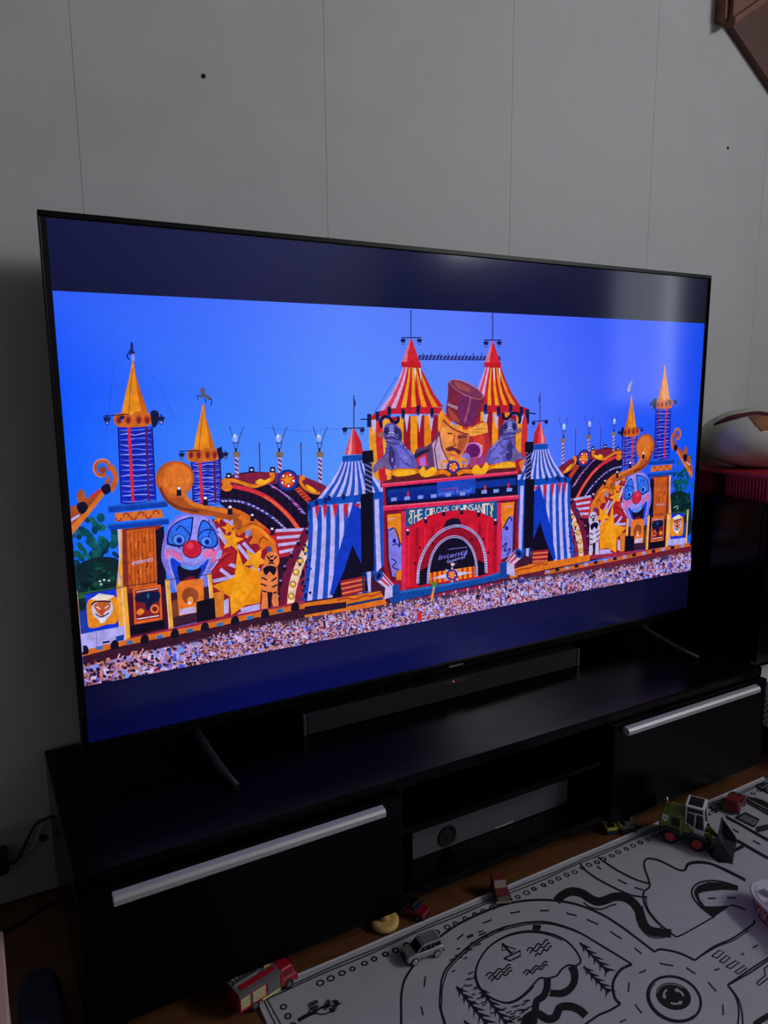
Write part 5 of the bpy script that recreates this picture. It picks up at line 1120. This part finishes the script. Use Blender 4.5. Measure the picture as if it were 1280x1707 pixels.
for x0, x1 in ((-0.058, -0.040), (-0.0345, -0.009)):
    s_ = MB().box(x0, x1, -0.0224, -0.0216, 0.019, 0.0385).build('shutter', T_yel, ft)
    for k in range(4): MB().box(x0, x1, -0.0228, -0.0222, 0.022 + .0042 * k, 0.0228 + .0042 * k).build('slat_line', T_grey, s_)
MB().box(-0.0385, -0.0365, -0.0224, -0.0216, 0.019, 0.0385).build('pump_panel', T_grey, ft)
MB().box(-0.0045, 0.021, -0.0224, -0.0216, 0.016, 0.0385).build('side_door', T_grey, ft)
MB().box(-0.016, 0.021, -0.0228, -0.0214, 0.0115, 0.0150).build('step', T_yel, ft)
MB().box(0.0505, 0.0535, -0.017, 0.017, 0.0305, 0.0415).xf(Matrix.Rotation(0, 4, 'Y')).build('windscreen', T_dred, ft, bevel=0.001)
MB().box(0.030, 0.046, -0.0212, -0.0204, 0.030, 0.041).build('cab_window', T_dred, ft)
MB().box(0.0282, 0.0575, -0.0211, -0.0204, 0.0245, 0.0256).build('cab_trim', T_chrome, ft)
MB().box(0.055, 0.0605, -0.0205, 0.0205, 0.0085, 0.0150).build('bumper', T_red, ft, bevel=0.0012)
MB().box(-0.0625, -0.0606, -0.018, 0.018, 0.015, 0.044).build('rear_panel', T_dred, ft)
MB().box(-0.058, 0.052, -0.014, 0.014, 0.0075, 0.0118).build('chassis', T_char, ft)
for x_ in (-0.030, 0.040):
    for y_ in (-0.0185, 0.0185): wheel(ft, x_, y_, 0.0098, 0.0098, 0.006, T_grey, .5, 0)

# silver off-roader
sv = thing('toy_suv', 'silver toy off-road car with dark windows parked on the drawn road', 'toy car', (0.519, -0.303, 0.003), math.radians(176))
lower = [(-0.037, 0.0085), (0.037, 0.0085), (0.0385, 0.014), (0.037, 0.0185), (0.018, 0.0215), (-0.036, 0.0215), (-0.0385, 0.015)]
prof(lower, -0.0165, 0.0165).build('body', T_silver, sv, bevel=0.002, seg=3)
cabp = [(-0.036, 0.0213), (0.018, 0.0213), (0.007, 0.0325), (0.004, 0.0338), (-0.033, 0.0338), (-0.0355, 0.0325)]
prof(cabp, -0.0148, 0.0148).build('cabin', T_silver, sv, bevel=0.002, seg=2)
MB().box(-0.032, 0.003, -0.0125, 0.0125, 0.0338, 0.0346).build('roof_panel', T_grey, sv, bevel=0.0004)
for y_ in (-0.0130, 0.0118): MB().box(-0.031, 0.003, y_, y_ + .0012, 0.0338, 0.0358).build('roof_rail', T_chrome, sv)
for sg in (-1, 1):
    y0, y1 = (0.0146, 0.0154) if sg > 0 else (-0.0154, -0.0146)
    for q in ([(0.0145, 0.0225), (0.0045, 0.0322), (0.0015, 0.0322), (0.0015, 0.0225)], [(0.0, 0.0225), (0.0, 0.0322), (-0.0105, 0.0322), (-0.0115, 0.0225)], [(-0.0130, 0.0225), (-0.0120, 0.0322), (-0.0185, 0.0322), (-0.0185, 0.0225)], [(-0.0200, 0.0245), (-0.0200, 0.0322), (-0.031, 0.0322), (-0.033, 0.0245)]):
        prof(q, y0, y1).build('side_window', T_glass, sv)
    MB().box(-0.024, 0.024, (0.0162 if sg > 0 else -0.0172), (0.0172 if sg > 0 else -0.0162), 0.0095, 0.0115).build('sill', T_grey, sv)
MB().add([(0.0190, -0.0130, 0.0217), (0.0190, 0.0130, 0.0217), (0.0078, 0.0125, 0.0330), (0.0078, -0.0125, 0.0330), (0.0180, -0.0130, 0.0210), (0.0180, 0.0130, 0.0210), (0.0068, 0.0125, 0.0322), (0.0068, -0.0125, 0.0322)], [(0, 1, 2, 3), (4, 7, 6, 5), (0, 4, 5, 1), (1, 5, 6, 2), (2, 6, 7, 3), (3, 7, 4, 0)]).build('windscreen', T_glass, sv)
MB().add([(0.0190, -0.0135, 0.0214), (0.0190, 0.0135, 0.0214), (0.0360, 0.0130, 0.0190), (0.0360, -0.0130, 0.0190), (0.0190, -0.0135, 0.0224), (0.0190, 0.0135, 0.0224), (0.0360, 0.0130, 0.0198), (0.0360, -0.0130, 0.0198)], [(0, 3, 2, 1), (4, 5, 6, 7), (0, 1, 5, 4), (1, 2, 6, 5), (2, 3, 7, 6), (3, 0, 4, 7)]).build('bonnet', T_grey, sv)
MB().box(0.0362, 0.0400, -0.0165, 0.0165, 0.0065, 0.0120).build('bumper', T_char, sv, bevel=0.001)
MB().box(-0.0405, -0.0370, -0.0160, 0.0160, 0.0075, 0.0125).build('bumper', T_char, sv, bevel=0.001)
MB().box(0.0372, 0.0390, -0.008, 0.008, 0.0135, 0.0175).build('grille', T_char, sv)
for x_ in (-0.0235, 0.0235):
    for y_ in (-0.0155, 0.0155): wheel(sv, x_, y_, 0.0078, 0.0078, 0.0052, T_chrome, .72, 6)

# wooden spinning top with a knob
wd = thing('wooden_spool', 'pale wooden disc with a round knob on the floor under the bench', 'wooden toy', (0.499, -0.196, 0.0005), 0, rot=(math.radians(4), math.radians(-3), 0))
MB().lathe([(0.010, 0.0005), (0.024, 0.002), (0.0285, 0.007), (0.0285, 0.013), (0.0255, 0.0165), (0.015, 0.017), (0.012, 0.0155)], n=32).build('disc', T_wood, wd)
MB().lathe([(0.0085, 0.0150), (0.0080, 0.022), (0.0095, 0.026), (0.0090, 0.030), (0.0055, 0.032), (0.001, 0.0325)], n=24).build('knob', T_wood, wd)

def minicar(name, label, loc, rz, body, length, width, height, windows=T_glass, rot=None, low=None):
    t = thing(name, label, 'toy car', loc, rz, rot=rot)
    l, w, h = length / 2, width / 2, height
    prof([(-l, h * .22), (l, h * .22), (l * 1.02, h * .42), (l * .96, h * .56), (l * .42, h * .62), (-l * .95, h * .62), (-l * 1.0, h * .45)], -w, w).build('body', low or body, t, bevel=h * .05)
    prof([(-l * .92, h * .61), (l * .46, h * .61), (l * .22, h * .97), (l * .12, h), (-l * .72, h), (-l * .82, h * .97)], -w * .88, w * .88).build('cabin', body, t, bevel=h * .05)
    for sg in (-1, 1):
        y0, y1 = sorted((sg * w * .875, sg * w * .91))
        prof([(l * .36, h * .65), (l * .18, h * .92), (-l * .2, h * .92), (-l * .2, h * .65)], y0, y1).build('side_window', windows, t); prof([(-l * .26, h * .65), (-l * .26, h * .92), (-l * .70, h * .92), (-l * .80, h * .65)], y0, y1).build('side_window', windows, t)
    MB().box(l * .20, l * .36, -w * .75, w * .75, h * .66, h * .92).xf(Matrix.Translation((l * .10, 0, 0))).build('windscreen', windows, t)
    MB().box(l * .98, l * 1.05, -w * .92, w * .92, h * .18, h * .36).build('bumper', body, t, bevel=h * .03)
    for x_ in (-l * .6, l * .6):
        for y_ in (-w * .9, w * .9): wheel(t, x_, y_, h * .24, h * .24, w * .34, T_grey, .55, 0)
    return t
minicar('toy_car', 'black toy car with a red bumper beside the wooden disc under the bench', (0.566, -0.196, 0.0), math.radians(-62), paint('toy_black', (22, 22, 34)), 0.062, 0.030, 0.030, mat('toy_blue_window', (26, 34, 66), 0.2), low=T_dred)
minicar('toy_car', 'dark red toy car standing behind the loader bucket', (1.470, -0.281, 0.003), math.radians(20), T_dred, 0.080, 0.036, 0.034)

# dusty red jeep with a slatted front
jp = thing('toy_jeep', 'dusty red toy jeep with slatted grille on the mat edge', 'toy car', (0.750, -0.245, 0.003), math.radians(-112))
T_dust = mat('toy_dusty_red', (104, 38, 34), 0.6, vary=0.25, vscale=160); T_dust2 = mat('toy_dusty_grey', (150, 138, 128), 0.6, vary=0.2, vscale=160)
prof([(-0.024, 0.007), (0.024, 0.007), (0.025, 0.020), (0.004, 0.022), (-0.024, 0.022)], -0.015, 0.015).build('body', T_dust, jp, bevel=0.0012)
for y_ in (-0.0145, 0.0125):
    MB().tube([(0.004, y_ + .001, 0.022), (-0.002, y_ + .001, 0.036), (-0.021, y_ + .001, 0.036), (-0.023, y_ + .001, 0.022)], 0.0012, 6).build('roll_bar', T_dust, jp)
MB().box(-0.021, -0.001, -0.0145, 0.0145, 0.0362, 0.0378).build('roof', T_dust, jp, bevel=0.0006)
MB().add([(0.0045, -0.0125, 0.022), (0.0045, 0.0125, 0.022), (-0.001, 0.0125, 0.0355), (-0.001, -0.0125, 0.0355), (0.0035, -0.0125, 0.022), (0.0035, 0.0125, 0.022), (-0.002, 0.0125, 0.0355), (-0.002, -0.0125, 0.0355)], [(0, 1, 2, 3), (4, 7, 6, 5), (0, 4, 5, 1), (1, 5, 6, 2), (2, 6, 7, 3), (3, 7, 4, 0)]).build('windscreen', T_dust2, jp)
MB().box(0.0242, 0.0262, -0.013, 0.013, 0.008, 0.0195).build('grille', T_char, jp)
for k in range(7): MB().box(0.0262, 0.0272, -0.0122 + .0037 * k, -0.0102 + .0037 * k, 0.009, 0.0185).build('grille_slat', T_dust2, jp)
MB().box(0.0255, 0.0295, -0.016, 0.016, 0.0045, 0.0078).build('bumper', T_dust2, jp)
for x_ in (-0.015, 0.016):
    for y_ in (-0.0155, 0.0155): wheel(jp, x_, y_, 0.0065, 0.0065, 0.005, T_dust2, .55, 0)
MB().box(-0.010, -0.004, -0.010, 0.010, 0.0225, 0.029).build('seat', T_char, jp, bevel=0.001)

# tiny yellow and grey digger lying on its side
yd = thing('toy_bulldozer', 'tiny worn bulldozer with a yellow framed blade lying beside the mat', 'toy digger', (1.155, -0.205, 0.0005), math.radians(-22))
T_worn = mat('toy_worn_grey', (92, 92, 96), 0.5, vary=0.4, vscale=220)
fr_ = MB()
for p0_, p1_ in (((-0.046, -0.016), (-0.046, 0.016)), ((-0.022, -0.016), (-0.022, 0.016)), ((-0.046, -0.016), (-0.022, -0.016)), ((-0.046, 0.016), (-0.022, 0.016))):
    MB().box(min(p0_[0], p1_[0]) - .0012, max(p0_[0], p1_[0]) + .0012, min(p0_[1], p1_[1]) - .0012, max(p0_[1], p1_[1]) + .0012, 0.012, 0.019).build('frame_bar', T_brass, yd)
MB().box(-0.0448, -0.0232, -0.0148, 0.0148, 0.010, 0.0125).build('blade', T_char, yd)
MB().box(-0.047, -0.021, -0.017, 0.017, 0.0, 0.0105).build('scoop', T_char, yd, bevel=0.001)
for y_ in (-0.009, 0.006): MB().box(-0.0205, -0.008, y_, y_ + .003, 0.010, 0.014).build('arm', T_brass, yd)
MB().box(-0.010, 0.024, -0.015, 0.015, 0.004, 0.017).build('chassis', T_worn, yd, bevel=0.001)
MB().box(0.000, 0.020, -0.011, 0.011, 0.0172, 0.026).build('engine', T_worn, yd, bevel=0.001)
MB().box(0.013, 0.022, -0.009, 0.009, 0.0262, 0.034).build('cab', T_worn, yd, bevel=0.0008)
for y_ in (-0.0195, 0.0155):
    MB().prism([(-0.012, 0.004), (-0.008, 0.0), (0.022, 0.0), (0.026, 0.005), (0.022, 0.011), (-0.008, 0.011)], 1, y_, y_ + .004).build('track', M_rubber, yd, bevel=0.0005)
MB().box(-0.0105, -0.0085, -0.012, 0.012, 0.012, 0.020).build('bracket', T_brass, yd)

# green wheel loader
ld_ = thing('toy_wheel_loader', 'olive green toy wheel loader with white cab, red hubs and charcoal bucket', 'toy loader', (1.250, -0.311, 0.003), math.radians(-60)); ld_.scale = (KG * .93,) * 3
rear = [(-0.060, 0.032), (-0.004, 0.026), (-0.004, 0.078), (-0.040, 0.080), (-0.058, 0.074), (-0.062, 0.056)]
prof(rear, -0.029, 0.029).build('engine_hood', T_green, ld_, bevel=0.004, seg=3)
MB().box(-0.055, 0.058, -0.022, 0.022, 0.016, 0.034).build('chassis', T_char, ld_, bevel=0.003)
for x_ in (-0.034, 0.030):
    MB().prism([(x_ - 0.024, 0.028), (x_ - 0.018, 0.040), (x_ + 0.018, 0.040), (x_ + 0.024, 0.028), (x_ + 0.019, 0.028), (x_ + 0.014, 0.035), (x_ - 0.014, 0.035), (x_ - 0.019, 0.028)], 1, -0.037, -0.020).build('mudguard', T_char, ld_); MB().prism([(x_ - 0.024, 0.028), (x_ - 0.018, 0.040), (x_ + 0.018, 0.040), (x_ + 0.024, 0.028), (x_ + 0.019, 0.028), (x_ + 0.014, 0.035), (x_ - 0.014, 0.035), (x_ - 0.019, 0.028)], 1, 0.020, 0.037).build('mudguard', T_char, ld_)
    for y_ in (-0.031, 0.031): wheel(ld_, x_, y_, 0.0195, 0.0195, 0.015, T_hub, .60, 0)
MB().box(-0.034, -0.014, -0.0300, -0.0288, 0.048, 0.070).build('vent', T_glass, ld_)
MB().prism([(-0.056, 0.072), (-0.041, 0.072), (-0.041, 0.061), (-0.0485, 0.052), (-0.056, 0.061)], 1, -0.0302, -0.0288).build('badge', T_white, ld_)
MB().box(-0.052, -0.046, -0.0305, -0.0300, 0.0625, 0.065).build('badge_print', T_char, ld_)
MB().tube([(-0.046, 0.0, 0.079), (-0.052, 0.0, 0.104)], 0.0022, 8).build('exhaust', T_chrome, ld_)
cabm = MB().prism([(-0.003, 0.036), (0.040, 0.036), (0.044, 0.052), (-0.003, 0.052)], 1, -0.027, 0.027).build('cab_base', T_white, ld_, bevel=0.002)
MB().prism([(-0.001, 0.038), (0.019, 0.038), (0.019, 0.049), (-0.001, 0.059)], 1, -0.0282, -0.0272).build('door_panel', T_green, ld_)
for y_ in (-0.0265, 0.0225):
    for a_, b2 in (((-0.001, 0.052), (-0.001, 0.106)), ((0.020, 0.052), (0.021, 0.092)), ((0.043, 0.052), (0.038, 0.106)), ((-0.001, 0.092), (0.040, 0.092)), ((-0.001, 0.062), (0.020, 0.052))):
        MB().tube([(a_[0], y_ + .002, a_[1]), (b2[0], y_ + .002, b2[1])], 0.0022, 6).build('cab_pillar', T_white, ld_)
MB().box(-0.004, 0.041, -0.028, 0.028, 0.1055, 0.1105).build('roof', T_white, ld_, bevel=0.0016)
MB().box(0.003, 0.035, -0.022, 0.022, 0.1106, 0.1116).build('roof_window', T_glass, ld_)
MB().prism([(0.001, 0.053), (0.041, 0.053), (0.036, 0.105), (0.001, 0.105)], 1, -0.0225, 0.0225).build('cab_glass', T_glass, ld_)
for y_ in (-0.016, 0.012): MB().prism([(0.040, 0.040), (0.052, 0.046), (0.078, 0.022), (0.074, 0.014)], 1, y_, y_ + .004).build('lift_arm', T_green, ld_)
bk = MB()
sec = [(0.074, 0.060), (0.072, 0.020), (0.080, 0.004), (0.112, 0.001), (0.112, 0.004), (0.084, 0.008), (0.077, 0.022), (0.078, 0.060)]
bk.prism(sec, 1, -0.046, 0.046).build('bucket', T_char, ld_)
for y_ in (-0.047, 0.045): MB().prism([(0.073, 0.062), (0.071, 0.018), (0.080, 0.002), (0.113, 0.0005), (0.108, 0.020)], 1, y_, y_ + .002).build('bucket_side', T_char, ld_)
MB().box(-0.064, -0.060, -0.020, 0.020, 0.022, 0.050).build('counterweight', T_char, ld_, bevel=0.002)

# ferry
fb = thing('toy_ferry', 'white toy ferry with a red lettered hull at the edge of the mat', 'toy boat', (1.192, -0.640, 0.003), math.radians(83))
T_hull = paint('toy_hull_red', (150, 14, 44))
def boat_ring(z, k, off=0.0):
    L0 = [(-0.120, 0.048), (-0.05, 0.055), (0.03, 0.055), (0.080, 0.048), (0.108, 0.034), (0.122, 0.014)]
    s_ = smooth([(x_, y_) for x_, y_ in L0], 4)
    r_ = [(x_ * k, y_ * k + off) for x_, y_ in s_]
    return [(x_, y_, z) for x_, y_ in r_] + [(x_, -y_, z) for x_, y_ in r_[::-1]]
MB().rings([boat_ring(0.0, 0.90), boat_ring(0.012, 0.94), boat_ring(0.024, 0.965), boat_ring(0.034, 0.985)], True, False).build('hull', T_hull, fb)
MB().rings([boat_ring(0.0335, 1.0), boat_ring(0.036, 1.02), boat_ring(0.0395, 1.02), boat_ring(0.041, 1.0)], True, False).build('rim', T_clear, fb)
MB().rings([boat_ring(0.041, 0.93), boat_ring(0.0425, 0.92)], True, False).build('deck', T_clear, fb)
for x0, x1, y0, y1, h_ in ((0.070, 0.092, 0.004, 0.022, .010), (0.070, 0.090, -0.020, -0.002, .010), (0.036, 0.060, 0.012, 0.034, .012), (0.036, 0.060, -0.030, -0.006, .012), (0.0, 0.026, 0.014, 0.038, .012), (-0.02, 0.03, -0.035, 0.005, .022)):
    MB().box(x0, x1, y0, y1, 0.0426, 0.0426 + h_).build('deck_block', T_clear, fb, bevel=0.002)
MB().tube([(0.085, 0.0, 0.0445), (0.03, 0.003, 0.046)], 0.0012, 6).build('cleat_line', T_char, fb)
MB().box(-0.10, -0.03, -0.036, 0.036, 0.0426, 0.075).build('wheelhouse', T_white, fb, bevel=0.004)
for k in range(4): MB().box(-0.096 + .017 * k, -0.084 + .017 * k, 0.0362, 0.0368, 0.056, 0.068).build('window', T_glass, fb)
# name along the port side of the hull
polys = text_polys('VIKING TOYS'); tw = max(x_ for Q in polys for x_, y_ in Q)
tx = MB()
side = smooth([(-0.120, 0.048), (-0.05, 0.055), (0.03, 0.055), (0.080, 0.048), (0.108, 0.034), (0.122, 0.014)], 8)
def side_y(x_):
    for a_, c_ in zip(side[:-1], side[1:]):
        if a_[0] <= x_ <= c_[0]: return a_[1] + (c_[1] - a_[1]) * (x_ - a_[0]) / (c_[0] - a_[0])
    return 0.048
for Q in polys:
    vs = []
    for x_, y_ in Q:
        lx = 0.088 - 0.150 * x_ / tw; lz = 0.010 + 0.021 * y_ / 0.7; kk = 0.935 + 0.045 * lz / 0.034; vs.append((lx * kk, side_y(lx) * kk + 0.0016, lz))
    tx.add(vs, [list(range(len(vs)))])
tx.build('hull_lettering', T_text, fb, label='white block letters on the red hull')

# ------------------------------------------------------------------ things at the right edge
cb_ = thing('side_cabinet', 'tall plain black cabinet right of the television', 'cabinet', (1.93, 0.0, 0))
CX0, CX1, CY0, CY1, CZ = 1.645, 2.25, -0.177, 0.157, 0.752
def cbx(x0, x1, y0, y1, z0, z1): return box(x0 - 1.93, x1 - 1.93, y0, y1, z0, z1)
cbx(CX0, CX0 + .018, CY0, CY1, FZ, CZ - .018).build('side_panel', M_black, cb_); cbx(CX1 - .018, CX1, CY0, CY1, FZ, CZ - .018).build('side_panel', M_black, cb_)
cbx(CX0, CX1, CY0 - .002, CY1, CZ - .018, CZ).build('top', M_black, cb_, bevel=.001); cbx(CX0 + .018, CX1 - .018, CY1 - .01, CY1, FZ, CZ - .018).build('back_panel', M_blackm, cb_)
cbx(CX0 + .018, CX1 - .018, CY0 + .004, CY1 - .01, .305, .323).build('shelf', M_black, cb_); cbx(CX0 + .018, CX1 - .018, CY0 + .004, CY1 - .01, .06, .078).build('shelf', M_black, cb_)
cbx(CX0 + .002, CX1 - .002, CY0 - .016, CY0 - .001, .325, CZ - .02).build('door', M_black, cb_, bevel=.001)
dw = cbx(CX0 + .02, CX1 - .02, -0.335, -0.02, .13, .142).build('drawer_floor', M_blackm, cb_)
cbx(CX0 + .02, CX1 - .02, CY0 - .016, CY0, FZ, .128).build('plinth', M_black, cb_)
T_perf = mat('perforated_white', (244, 246, 244), 0.5)
pb = thing('vented_box', 'small white box with a perforated side right of the bench', 'box', (1.76, -0.22, .1425))
MB().box(-0.082, 0.09, -0.10, 0.09, 0.0, 0.128).build("case", T_perf, pb, bevel=.003)
hl = MB()
for i in range(14):
    for j in range(8): hl.lathe([(.0028, -.0006), (.0028, .0004)], (-0.0822, -0.092 + .012 * i + (.006 if j % 2 else 0), 0.012 + .0085 * j), axis=0, n=8)
hl.build('vent_holes', M_hole, pb, kind='stuff')
for k in range(8): MB().lathe([(.0036, -.0006), (.0036, .0004)], (-0.0823, -0.090 + .014 * (k // 2) + .007 * (k % 2), 0.088 + .012 * (k % 3)), axis=0, n=10).build('vent_hole', M_hole, pb)
MB().lathe([(.016, 0), (.016, -.003), (.010, -.003), (.009, .0005)], (-0.0822, -0.045, 0.080), axis=0, n=20).build('knob', T_perf, pb)

# red ribbed basket and a white plush toy on the cabinet
T_bask = mat('basket_red', (176, 24, 40), 0.4)
bs_ = thing('plastic_basket', 'red ribbed plastic basket on top of the black cabinet', 'basket', (1.86, 0.0, CZ))
MB().box(-0.175, 0.215, -0.165, 0.150, 0.062, 0.072).build('rim', T_bask, bs_, bevel=.003)
for y0, y1 in ((-0.155, -0.035), (0.02, 0.14)):
    tub = MB()
    tub.box(-0.160, 0.200, y0 + .01, y1 - .01, 0.0, 0.006).build('tub_floor', T_bask, bs_)
    rb = MB()
    n_ = 13
    for k in range(n_): yk = y0 + (y1 - y0) * k / (n_ - 1); rb.prism([(yk - .0028, .004), (yk + .0028, .004), (yk + .0034, .062), (yk - .0034, .062)], 0, -0.166, -0.160); rb.prism([(yk - .0028, .004), (yk + .0028, .004), (yk + .0034, .062), (yk - .0034, .062)], 0, 0.198, 0.204)
    n_ = 34
    for k in range(n_): xk = -0.160 + 0.36 * k / (n_ - 1); rb.box(xk - .0028, xk + .0028, y0, y0 + .005, .004, .062); rb.box(xk - .0028, xk + .0028, y1 - .005, y1, .004, .062)
    rb.build('ribs', T_bask, bs_, kind='stuff')
    MB().box(-0.1585, 0.197, y0 + .006, y0 + .008, .004, .061).box(-0.1585, -0.1565, y0 + .008, y1 - .006, .004, .061).build('liner', T_dred, bs_)
T_plush = mat('plush_white', (216, 212, 196), 0.9, bump=0.7, bscale=380, vary=0.05, vscale=60)
T_tan = mat('plush_tan', (176, 116, 70), 0.9, bump=0.5, bscale=380); T_wine = mat('plush_wine', (92, 16, 36), 0.85, bump=0.4, bscale=380); T_pinkp = mat('plush_pink', (170, 116, 100), 0.9)
ps = thing('plush_toy', 'round white plush toy with a wine red stripe and tan patch', 'plush toy', (1.872, -0.005, CZ + 0.0745))
EC = Vector((1.872, -0.005, CZ + 0.0735 + 0.082)); ER = Vector((0.205, 0.140, 0.088))
MB().ellipsoid((0, 0, 0.082), tuple(ER), 40, 24).build('body', T_plush, ps)
def on_plush(u, v, lift_=0.0015):
    d = (RIGHT * ((u - 640) / FPX) + DOWN * ((v - 853.5) / FPX) + FWD); o_ = CAM - EC
    a_ = sum((d[i] / ER[i]) ** 2 for i in range(3)); b2 = 2 * sum(d[i] * o_[i] / ER[i] ** 2 for i in range(3)); c_ = sum((o_[i] / ER[i]) ** 2 for i in range(3)) - 1
    q_ = max(0.0, b2 * b2 - 4 * a_ * c_); t_ = (-b2 - math.sqrt(q_)) / (2 * a_); p_ = CAM + d * t_; n_ = Vector([(p_[i] - EC[i]) / ER[i] ** 2 for i in range(3)]).normalized()
    return p_ - Vector(ps.location), n_
def patch(name, rows, m_, th=0.003):
    """strip of points over the plush surface, with thickness"""
    m2 = MB(); n_ = len(rows[0]); top_ = []; bot_ = []
    for r_ in rows:
        for q_ in r_:
            p_, nn = on_plush(*q_); top_.append(p_ + nn * th); bot_.append(p_ - nn * .002)
    k_ = len(top_); fs_ = []
    for i in range(len(rows) - 1):
        for j in range(n_ - 1):
            a_ = i * n_ + j; fs_.append((a_, a_ + 1, a_ + n_ + 1, a_ + n_)); fs_.append((k_ + a_, k_ + a_ + n_, k_ + a_ + n_ + 1, k_ + a_ + 1))
    for j in range(n_ - 1): a_ = j; b2 = (len(rows) - 1) * n_ + j; fs_ += [(a_, k_ + a_, k_ + a_ + 1, a_ + 1), (b2, b2 + 1, k_ + b2 + 1, k_ + b2)]
    for i in range(len(rows) - 1): a_ = i * n_; b2 = i * n_ + n_ - 1; fs_ += [(a_, a_ + n_, k_ + a_ + n_, k_ + a_), (b2, k_ + b2, k_ + b2 + n_, b2 + n_)]
    m2.add(top_ + bot_, fs_, True).build(name, m_, ps)
c0 = smooth([(1190, 708), (1202, 701), (1218, 694), (1240, 690), (1262, 687), (1285, 690), (1310, 696)], 4); c1 = smooth([(1190, 709.5), (1203, 705.5), (1220, 701), (1241, 695.5), (1262, 692), (1285, 695), (1310, 702)], 4)
patch('stripe', [c0, c1], T_wine)
patch('tan_patch', [smooth([(1248, 696), (1262, 693.5), (1280, 695), (1300, 700)], 4), smooth([(1258, 708), (1266, 707), (1280, 706), (1300, 710)], 4), smooth([(1269, 719), (1272, 718.5), (1280, 717), (1300, 720)], 4)], T_tan)

# ------------------------------------------------------------------ things at the left edge
pk = thing('storage_box', 'pale pink storage box standing at the left of the bench', 'box', (-0.30, -0.28, FZ))
M_pink = mat('pale_pink_lacquer', (206, 168, 168), 0.5)
MB().box(-0.14, 0.137, -0.14, 0.08, 0.0, 0.192).build('body', M_pink, pk, bevel=.004)
MB().box(-0.142, 0.139, -0.142, 0.082, 0.1925, 0.204).build('lid', M_pink, pk, bevel=.003)
bl = MB()
rg = []
for z_, k_ in ((0.0, .90), (0.01, .98), (0.05, 1.0), (0.09, .97), (0.112, .86), (0.120, .66)):
    rg.append([(0.034 * k_ * (abs(math.cos(t_)) ** .55) * (1 if math.cos(t_) > 0 else -1), 0.11 * k_ * (abs(math.sin(t_)) ** .55) * (1 if math.sin(t_) > 0 else -1), z_) for t_ in [2 * math.pi * i / 32 for i in range(32)]])
bl.rings(rg, True, True)
bo = bl.build('fabric_bag', mat('navy_fabric', (26, 34, 66), 0.85, bump=0.5, bscale=300)); bo.location = (-0.120, -0.22, FZ); bo.scale = (1, 1, 0.55)
tag(bo, 'small navy blue fabric bag on the floor beside the pink box', 'bag')
